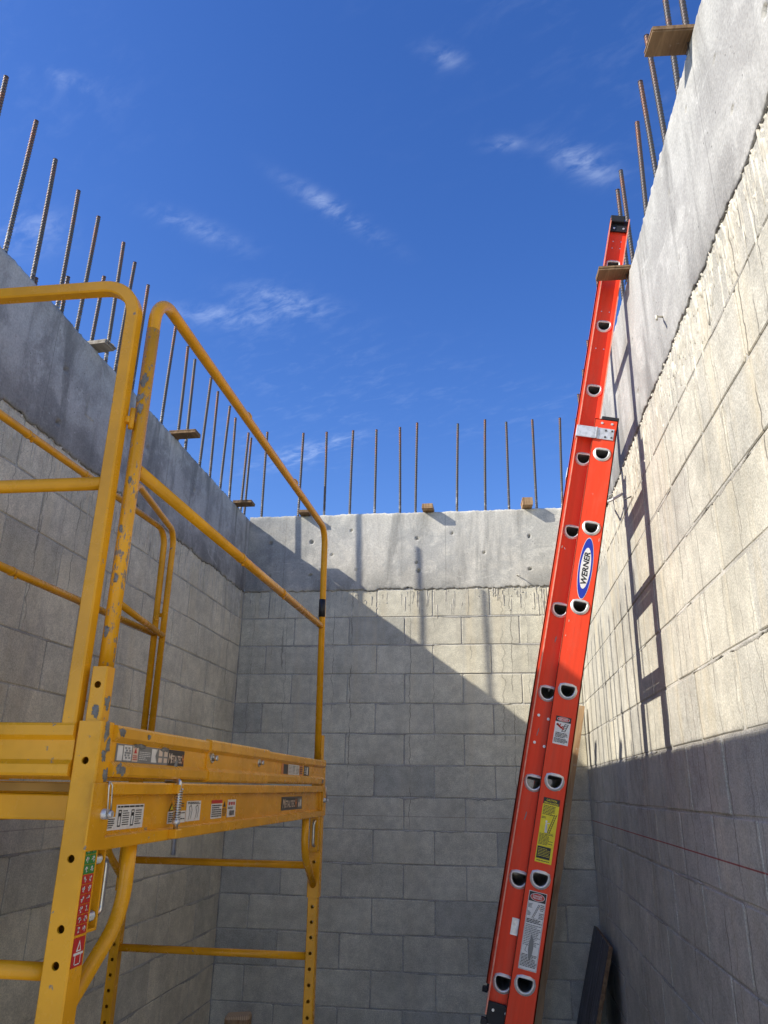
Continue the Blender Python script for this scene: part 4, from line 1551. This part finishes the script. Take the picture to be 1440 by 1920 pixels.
rb0 = base_rail(yb0, -1, 'base_rail')
rb1 = base_rail(yb1, 1, 'base_rail')
rf0 = fly_rail(yf0, -1, 'fly_rail')
rf1 = fly_rail(yf1, 1, 'fly_rail')


def rung(xc, z, y0, y1, name):
    m = MB()
    dd = d_outline(DW, DH)
    n = len(dd)
    vs = [(xc + a, y0, z + b) for a, b in dd] + [(xc + a, y1, z + b) for a, b in dd]
    m.add(vs, [(k, (k + 1) % n, n + (k + 1) % n, n + k) for k in range(n)], 1, True)
    d_ring(m, xc, y0, z, -1, DW, DH)
    d_ring(m, xc, y1, z, 1, DW, DH)
    return m.mesh(name, [M['alu'], M['rung_shade_grey']])


mb_r = rung(0, 0, yb0, yb1, 'rung')
mf_r = rung(FX, 0, yf0, yf1, 'rung')
for z in base_r:
    o = link_mesh('base_rung', mb_r, lad)
    o.location = (0, 0, z)
for z in fly_r:
    o = link_mesh('fly_rung', mf_r, lad)
    o.location = (0, 0, z)
# plastic end caps
for y, s_ in ((yf0, -1), (yf1, 1)):
    m = MB().box((FX - .0415, y + s_ * .0005, 4.045), (FX + .0415, y + s_ * .0055, 4.098), 0, .002)
    m.box((FX - .042, y + s_ * .023, 4.078), (FX + .020, y - s_ * .010, 4.112), 0, .004)
    m.box((FX - .036, y + s_ * .004, 4.035), (FX + .036, y + s_ * .012, 4.066), 0, .002)
    c = link_mesh('end_cap', m.mesh('end_cap', M['rubber']), lad)
    for dx in (-.020, .020):
        m = MB().disc((FX + dx, y + s_ * .011, 4.050), (0, s_, 0), .0045, .003, 10)
        link_mesh('rivet', m.mesh('rivet', M['alu']), c)
    m = MB().box((FX - .0365, y + s_ * .0005, 1.005), (FX + .0415, y + s_ * .012, 1.066), 0, .003)
    m.box((FX - .050, y + s_ * .020, 1.000), (FX - .030, y - s_ * .006, 1.018), 0, .003)
    c = link_mesh('end_cap', m.mesh('end_cap', M['rubber']), lad)
    for dx in (-.018, .022):
        m = MB().disc((FX + dx, y + s_ * .011, 1.045), (0, s_, 0), .0042, .003, 10)
        link_mesh('rivet', m.mesh('rivet', M['alu']), c)
for y, s_ in ((yb0, -1), (yb1, 1)):
    m = MB().box((-.020, y - s_ * .001, 3.098), (.046, y - s_ * .050, 3.133), 0, .003)
    c = link_mesh('end_cap', m.mesh('end_cap', M['rubber']), lad)
    for dx in (-.016, .022):
        m = MB().disc((dx, y, 3.100), (0, s_, 0), .0050, .0022, 10)
        link_mesh('rivet', m.mesh('rivet', M['alu']), c)
    # guide bracket bent over the fly rail
    m = MB().box((-.030, y + s_ * .0005, 3.030), (.034, y + s_ * .0035, 3.078), 0, .001)
    m.box((-.030, y + s_ * .0008, 3.030), (-.036, y + s_ * .0085, 3.078), 0, .001)
    m.box((-.034, y + s_ * .0050, 3.028), (-.109, y + s_ * .0082, 3.076), 0, .001)
    m.box((-.105, y + s_ * .0080, 3.028), (-.1085, y - s_ * .030, 3.076), 0, .001)
    br = link_mesh('guide_bracket', m.mesh('guide_bracket', M['galv']), lad)
    for dx, dz in ((.002, 3.040), (.026, 3.040), (.002, 3.068), (.026, 3.068)):
        m = MB().disc((dx, y + s_ * .0034, dz), (0, s_, 0), .0040, .0022, 8)
        link_mesh('rivet', m.mesh('rivet', M['steel_dark']), br)
    # shoe
    m = MB().box((-.038, y - s_ * .005, .012), (.040, y - s_ * .028, .11), 0, .004)
    m.box((-.060, y + s_ * .006, .000), (.060, y - s_ * .034, .020), 0, .004)
    link_mesh('foot_shoe', m.mesh('foot_shoe', M['rubber']), lad)
# rivets and a small plate on the near fly rail
for dx, dz in ((-.018, 1.955), (.016, 1.948), (-.018, 1.862), (.016, 1.855), (-.018, 3.45), (.014, 3.45), (-.018, 3.63), (.014, 3.63), (-.015, 3.99), (.018, 3.99), (-.015, 3.955), (.018, 3.955)):
    big = dz < 3
    m = MB().disc((FX + dx, yf0, dz), (0, -1, 0), .0048 if big else .0026, .0025 if big else .0006, 10)
    link_mesh('rivet', m.mesh('rivet', M['alu']), rf0)
m = MB().box((FX - .002, yf0 - .0005, 1.262), (FX + .032, yf0 - .0022, 1.312), 0, .0006)
pl = link_mesh('small_plate', m.mesh('small_plate', M['galv']), rf0)
for dz in (1.274, 1.300):
    m = MB().disc((FX + .010, yf0 - .002, dz), (0, -1, 0), .0045, .0012, 10)
    link_mesh('rivet', m.mesh('rivet', M['alu']), pl)


def lsticker(x0, x1, z0, z1):
    s_ = Sticker((x0, 0, z0), (1, 0, 0), (0, 0, 1))
    s_.n = Vector((0, -1, 0))
    return s_, x1 - x0, z1 - z0


def lput(s_, part=None):
    o = link_mesh('sticker', s_.mb.mesh('sticker', STK), part or rb0)
    return o


def scuff(part, x, y, z, wd, ht, lean, mi, seed):
    s2 = Sticker((x, y, z), (1, 0, 0), (0, 0, 1))
    s2.n = Vector((0, -1, 0))
    n_ = 26
    pts = []
    for k in range(n_):
        a_ = 2 * math.pi * k / n_
        q_ = .75 + .45 * noise.noise((math.cos(a_) * 2, math.sin(a_) * 2, seed)) + .3 * noise.noise((math.cos(a_) * 7, math.sin(a_) * 7, seed))
        v_ = math.sin(a_) * q_ * ht / 2
        pts.append((math.cos(a_) * q_ * wd / 2 + v_ * lean, v_))
    s2.poly(pts, mi, 0)
    return link_mesh('scuff_mark', s2.mb.mesh('scuff_mark', STK), part)


for k, (x_, z_, w__, h__, l_, mi_) in enumerate(((-.028, 2.58, .006, .016, .2, PALE), (-.018, 2.575, .004, .010, -.4, WHITE), (.0, 2.23, .005, .030, .1, GREY), (-.012, 1.90, .004, .034, .15, GREY), (.004, 2.05, .004, .022, .1, GREY), (-.01, 1.62, .005, .040, .12, GREY))):
    scuff(rf0, FX + x_, yf0 - .0003, z_, w__, h__, l_, mi_, k)
for k, (x_, z_, w__, h__, l_, mi_) in enumerate(((-.030, 2.30, .003, .012, 0, PALE), (-.034, 2.245, .003, .008, 0, PALE), (.022, 1.73, .004, .020, .3, PALE), (.012, 1.36, .006, .012, .1, PALE), (-.020, .95, .004, .03, .2, GREY), (.034, 2.62, .003, .018, 0, PALE))):
    scuff(rb0, x_, -.0003, z_, w__, h__, l_, mi_, k + 20)


# local z of the stickers: along-ladder position
def along(x, z):
    return (x - .4337) * math.sin(TH) + (z + Z0) * math.cos(TH)


# oval maker's badge, text reading upwards
zc = (along(.967, -.283) + along(.930, -.505)) / 2
s_ = Sticker((0.000, 0, zc), (1, 0, 0), (0, 0, 1))
s_.n = Vector((0, -1, 0))
s_.ell(0, 0, .0255, .119, WHITE, 0, 40)
s_.ell(0, 0, .0240, .1165, BLUE, 1, 40)
s_.ell(0, 0, .0180, .079, WHITE, 2, 40)
s_.text('WERNER', 0, 0, .124, BLACK, 3, .0195, .2, .035, rot=True)
lput(s_)
# red-white danger label with a figure falling off a ladder
za, zb = along(.855, -1.022), along(.815, -.918)
s_, a, b = lsticker(-.0250, .0265, za, zb)
s_.rect(0, 0, a, b, WHITE, 0)
s_.rect(0, b * .80, a, b, BLACK, 1)
s_.ell(a / 2, b * .90, a * .42, b * .085, WHITE, 2)
s_.ell(a / 2, b * .90, a * .39, b * .075, RED, 3)
s_.text('DANGER', a / 2, b * .925, a * .56, WHITE, 4, b * .045, 0, .02)
s_.text('PELIGRO', a / 2, b * .872, a * .56, WHITE, 4, b * .045, 0, .02)
for k in (0, 1):
    s_.line((a * (.48 + .2 * k), b * .46), (a * (.66 + .2 * k), b * .75), .0022, BLACK, 2)
for k in range(5):
    f = k / 4.5 + .06
    s_.line((a * (.48 + .18 * f), b * (.46 + .29 * f)), (a * (.68 + .18 * f), b * (.46 + .29 * f)), .0017, BLACK, 2)
for p, q, wd in (((.14, .70), (.40, .60), .006), ((.40, .60), (.56, .66), .004), ((.38, .60), (.60, .56), .004), ((.30, .64), (.36, .74), .003)):
    s_.line((a * p[0], b * p[1]), (a * q[0], b * q[1]), wd, RED, 3)
s_.ell(a * .16, b * .70, .0042, .0042, RED, 3, 10)
s_.lines(a * .10, b * .24, a * .90, b * .43, 4, BLACK, 2, 41, .55, .25)
s_.lines(a * .06, b * .06, a * .94, b * .22, 4, BLACK, 2, 42, .55, .2)
lput(s_)
# yellow caution label
za, zb = along(.739, -1.383), along(.778, -1.186)
s_, a, b = lsticker(-.026, .0275, za, zb)
s_.rect(0, 0, a, b, YEL, 0)
s_.rect(0, b * .90, a, b, BLACK, 1)
s_.text('CAUTION', a / 2, b * .967, a * .62, YEL, 2, b * .030, 0, .02)
s_.text('PRECAUCI\u00d3N', a / 2, b * .925, a * .84, YEL, 2, b * .030, 0, .02)
s_.lines(a * .06, b * .73, a * .78, b * .885, 7, BLACK, 1, 51, .5, .4)
s_.lines(a * .04, b * .67, a * .40, b * .705, 2, BLACK, 1, 52, .5, .3)
for k in (0, 1):
    s_.line((a * (.50 + .12 * k), b * .46), (a * (.80 + .12 * k), b * .76), .0018, BLACK, 1)
for k in range(9):
    f = (k + .5) / 9
    s_.line((a * (.50 + .30 * f), b * (.46 + .30 * f)), (a * (.62 + .30 * f), b * (.46 + .30 * f)), .0012, BLACK, 1)
s_.line((a * .38, b * .46), (a * .36, b * .60), .0046, WHITE, 1)
s_.line((a * .45, b * .46), (a * .40, b * .58), .0040, WHITE, 1)
s_.line((a * .37, b * .60), (a * .58, b * .61), .0022, WHITE, 2)
s_.ell(a * .36, b * .63, .0032, .0042, WHITE, 2, 10)
s_.line((a * .32, b * .455), (a * .85, b * .455), .0010, BLACK, 1)
s_.lines(a * .06, b * .27, a * .90, b * .445, 9, BLACK, 1, 53, .48, .4)
s_.rect(a * .05, b * .06, a * .86, b * .245, BLACK, 1)
s_.lines(a * .12, b * .09, a * .82, b * .225, 6, YEL, 2, 54, .25, .3)
s_.lines(a * .10, b * .015, a * .85, b * .045, 1, BLACK, 1, 55, .4, 0)
lput(s_)
# long white danger label, partly scuffed
za, zb = along(.675, -1.690), along(.727, -1.470)
s_, a, b = lsticker(-.028, .0285, za, zb)
s_.rect(0, 0, a, b, WHITE, 0)
for q in ((.0015, .0015, a - .0015, .0022), (.0015, b - .0022, a - .0015, b - .0015), (.0015, .0015, .0022, b - .0015), (a - .0022, .0015, a - .0015, b - .0015)):
    s_.rect(*q, BLACK, 1)
s_.rect(.0022, b * .87, a - .0022, b - .0022, BLACK, 1)
s_.ell(a / 2, b * .93, a * .40, b * .052, WHITE, 2)
s_.ell(a / 2, b * .93, a * .375, b * .046, RED, 3)
s_.text('DANGER', a / 2, b * .945, a * .52, WHITE, 4, b * .022, 0, .02)
s_.text('PELIGRO', a / 2, b * .917, a * .52, WHITE, 4, b * .022, 0, .02)
for k in (0, 1):
    s_.line((a * (.34 + .08 * k), b * .66), (a * (.62 + .08 * k), b * .84), .0012, BLACK, 2)
for k in range(8):
    f = (k + .5) / 8
    s_.line((a * (.34 + .28 * f), b * (.66 + .18 * f)), (a * (.42 + .28 * f), b * (.66 + .18 * f)), .0010, BLACK, 2)
s_.line((a * .34, b * .655), (a * .72, b * .655), .0008, BLACK, 2)
for q, sd in (((.06, .78, .28, .84), 61), ((.06, .68, .24, .74), 62), ((.74, .76, .95, .85), 63), ((.70, .66, .95, .74), 64)):
    s_.lines(a * q[0], b * q[1], a * q[2], b * q[3], 4, BLACK, 2, sd, .45, .3)
s_.lines(a * .07, b * .59, a * .93, b * .645, 3, BLACK, 2, 65, .62, .2)
s_.lines(a * .07, b * .30, a * .93, b * .575, 13, GREY, 2, 66, .5, .3)
s_.lines(a * .07, b * .04, a * .93, b * .20, 9, BLACK, 2, 67, .5, .25)
s_.poly([(a * (.50 + x), b * y) for x, y in ((-.02, .46), (.12, .38), (.16, .28), (.12, .18), (.02, .12), (-.06, .17), (-.12, .26), (-.10, .36))], GREY, 3)
s_.line((a * .22, b * .24), (a * .30, b * .32), .0010, BLACK, 2)
s_.line((a * .22, b * .24), (a * .36, b * .22), .0010, BLACK, 2)
lput(s_)

# ------------------------------------------------------------------ loose lumber
# two-by-four leaning on the right wall behind the ladder
def leaning(name, label, cat, foot, top, wy, th, mat, edge=None, rz=0.0):
    """board standing on its foot, leaning in the xz plane; face towards -x"""
    f, t = Vector(foot), Vector(top)
    a = math.atan2(t.x - f.x, t.z - f.z)
    L = (t - f).length
    o = thing(name, label, cat, tuple(f), (0, a, rz))
    return o, L


o, L = leaning('timber_stud', 'rough pale timber stud leaning on the right wall, half hidden behind the ladder', 'timber', (.687, -.20, 0.0), (1.152, -.20, 2.205), 0, 0, None)
m = MB()
n = 22
pv_ = random.Random(9)
rows = []
for k in range(n + 1):
    z = .012 + (L - .012) * k / n
    e = [pv_.uniform(-.0012, .0012) for _ in range(4)]
    if k in (6, 11, 14, 17):
        e = [pv_.uniform(-.005, .002) for _ in range(4)]
    rows.append([(-.0445 + e[0], -.019, z), (.0445 + e[1], -.019 + abs(e[2]), z), (.0445 + e[1], .019, z), (-.0445 + e[3], .019, z)])
vs = [v for r_ in rows for v in r_]
fs = [(i * 4 + k, i * 4 + (k + 1) % 4, (i + 1) * 4 + (k + 1) % 4, (i + 1) * 4 + k) for i in range(n) for k in range(4)] + [[n * 4 + k for k in range(4)], [3, 2, 1, 0]]
m.add(vs, fs)
link_mesh('stud', m.mesh('stud', M['wood']), o)
for z in (L - .42, L - .62, L - .95, L - 1.3):
    m = MB().tube([(.012, -.018, z), (.014, -.034, z - .002)], .0016, 6)
    link_mesh('nail', m.mesh('nail', M['steel_dark']), o)

# black faced form panel leaning in the corner
o, L = leaning('form_panel', 'black faced plywood form panel leaning against the right wall at the bottom', 'panel', (.918, -.41, 0.0), (1.168, -.41, .925), 0, 0, None)
m = MB()
hy = .315
nb = 9
pr = random.Random(4)
prof = [(-.0, -hy)]
for k in range(nb):
    y0 = -hy + 2 * hy * k / nb
    y1 = -hy + 2 * hy * (k + 1) / nb
    d_ = pr.uniform(-.0018, .0012)
    prof += [(-.001 + d_, y0 + .002), (-.001 + d_, y1 - .004), (.0035, y1 - .003), (.0035, y1 - .001)]
prof = prof[1:]
prof = [(x, y) for x, y in prof] + [(.020, hy), (.020, -hy)]
nn = len(prof)
vs = [(x, y, 0.01) for x, y in prof] + [(x, y, L + (.004 * noise.noise((y * 30, 1, 1)))) for x, y in prof]
m.add(vs, [(k, nn + k, nn + (k + 1) % nn, (k + 1) % nn) for k in range(nn)], 0)
m.add(vs, [list(range(nn))], 1)
m.add(vs, [[nn + k for k in range(nn)][::-1]], 1)
face = link_mesh('panel_face', m.mesh('panel_face', [M['black_ply'], M['ply']]), o)
m = MB().box((.0005, -hy - .010, .01), (.021, -hy - .0005, L - .002), 0, .0015)
link_mesh('panel_edge', m.mesh('panel_edge', M['ply']), o)

# sawn timber standing in the far left corner
o = thing('timber_offcut', 'sawn timber offcut standing on the floor at the foot of the far wall', 'timber', (-.94, -.30, 0), (0, 0, .12))
m = MB()
q = [(-.072, -.045), (-.060, -.058), (.060, -.058), (.072, -.045), (.072, .045), (.060, .058), (-.060, .058), (-.072, .045)]
zt = .412
vs = [(x, y, 0) for x, y in q] + [(x, y, zt - .012) for x, y in q] + [(x * .94, y * .9, zt + .006 * (x > 0)) for x, y in q]
m.add(vs, [(k, (k + 1) % 8, 8 + (k + 1) % 8, 8 + k) for k in range(8)] + [list(range(8))[::-1]], 0)
m.add(vs, [(8 + k, 8 + (k + 1) % 8, 16 + (k + 1) % 8, 16 + k) for k in range(8)] + [list(range(16, 24))], 1)
link_mesh('timber', m.mesh('timber', [M['wood'], M['end_grain']]), o)

for o in list(bpy.data.objects):
    if '_o' in o:
        del o['_o']
bpy.context.view_layer.update()
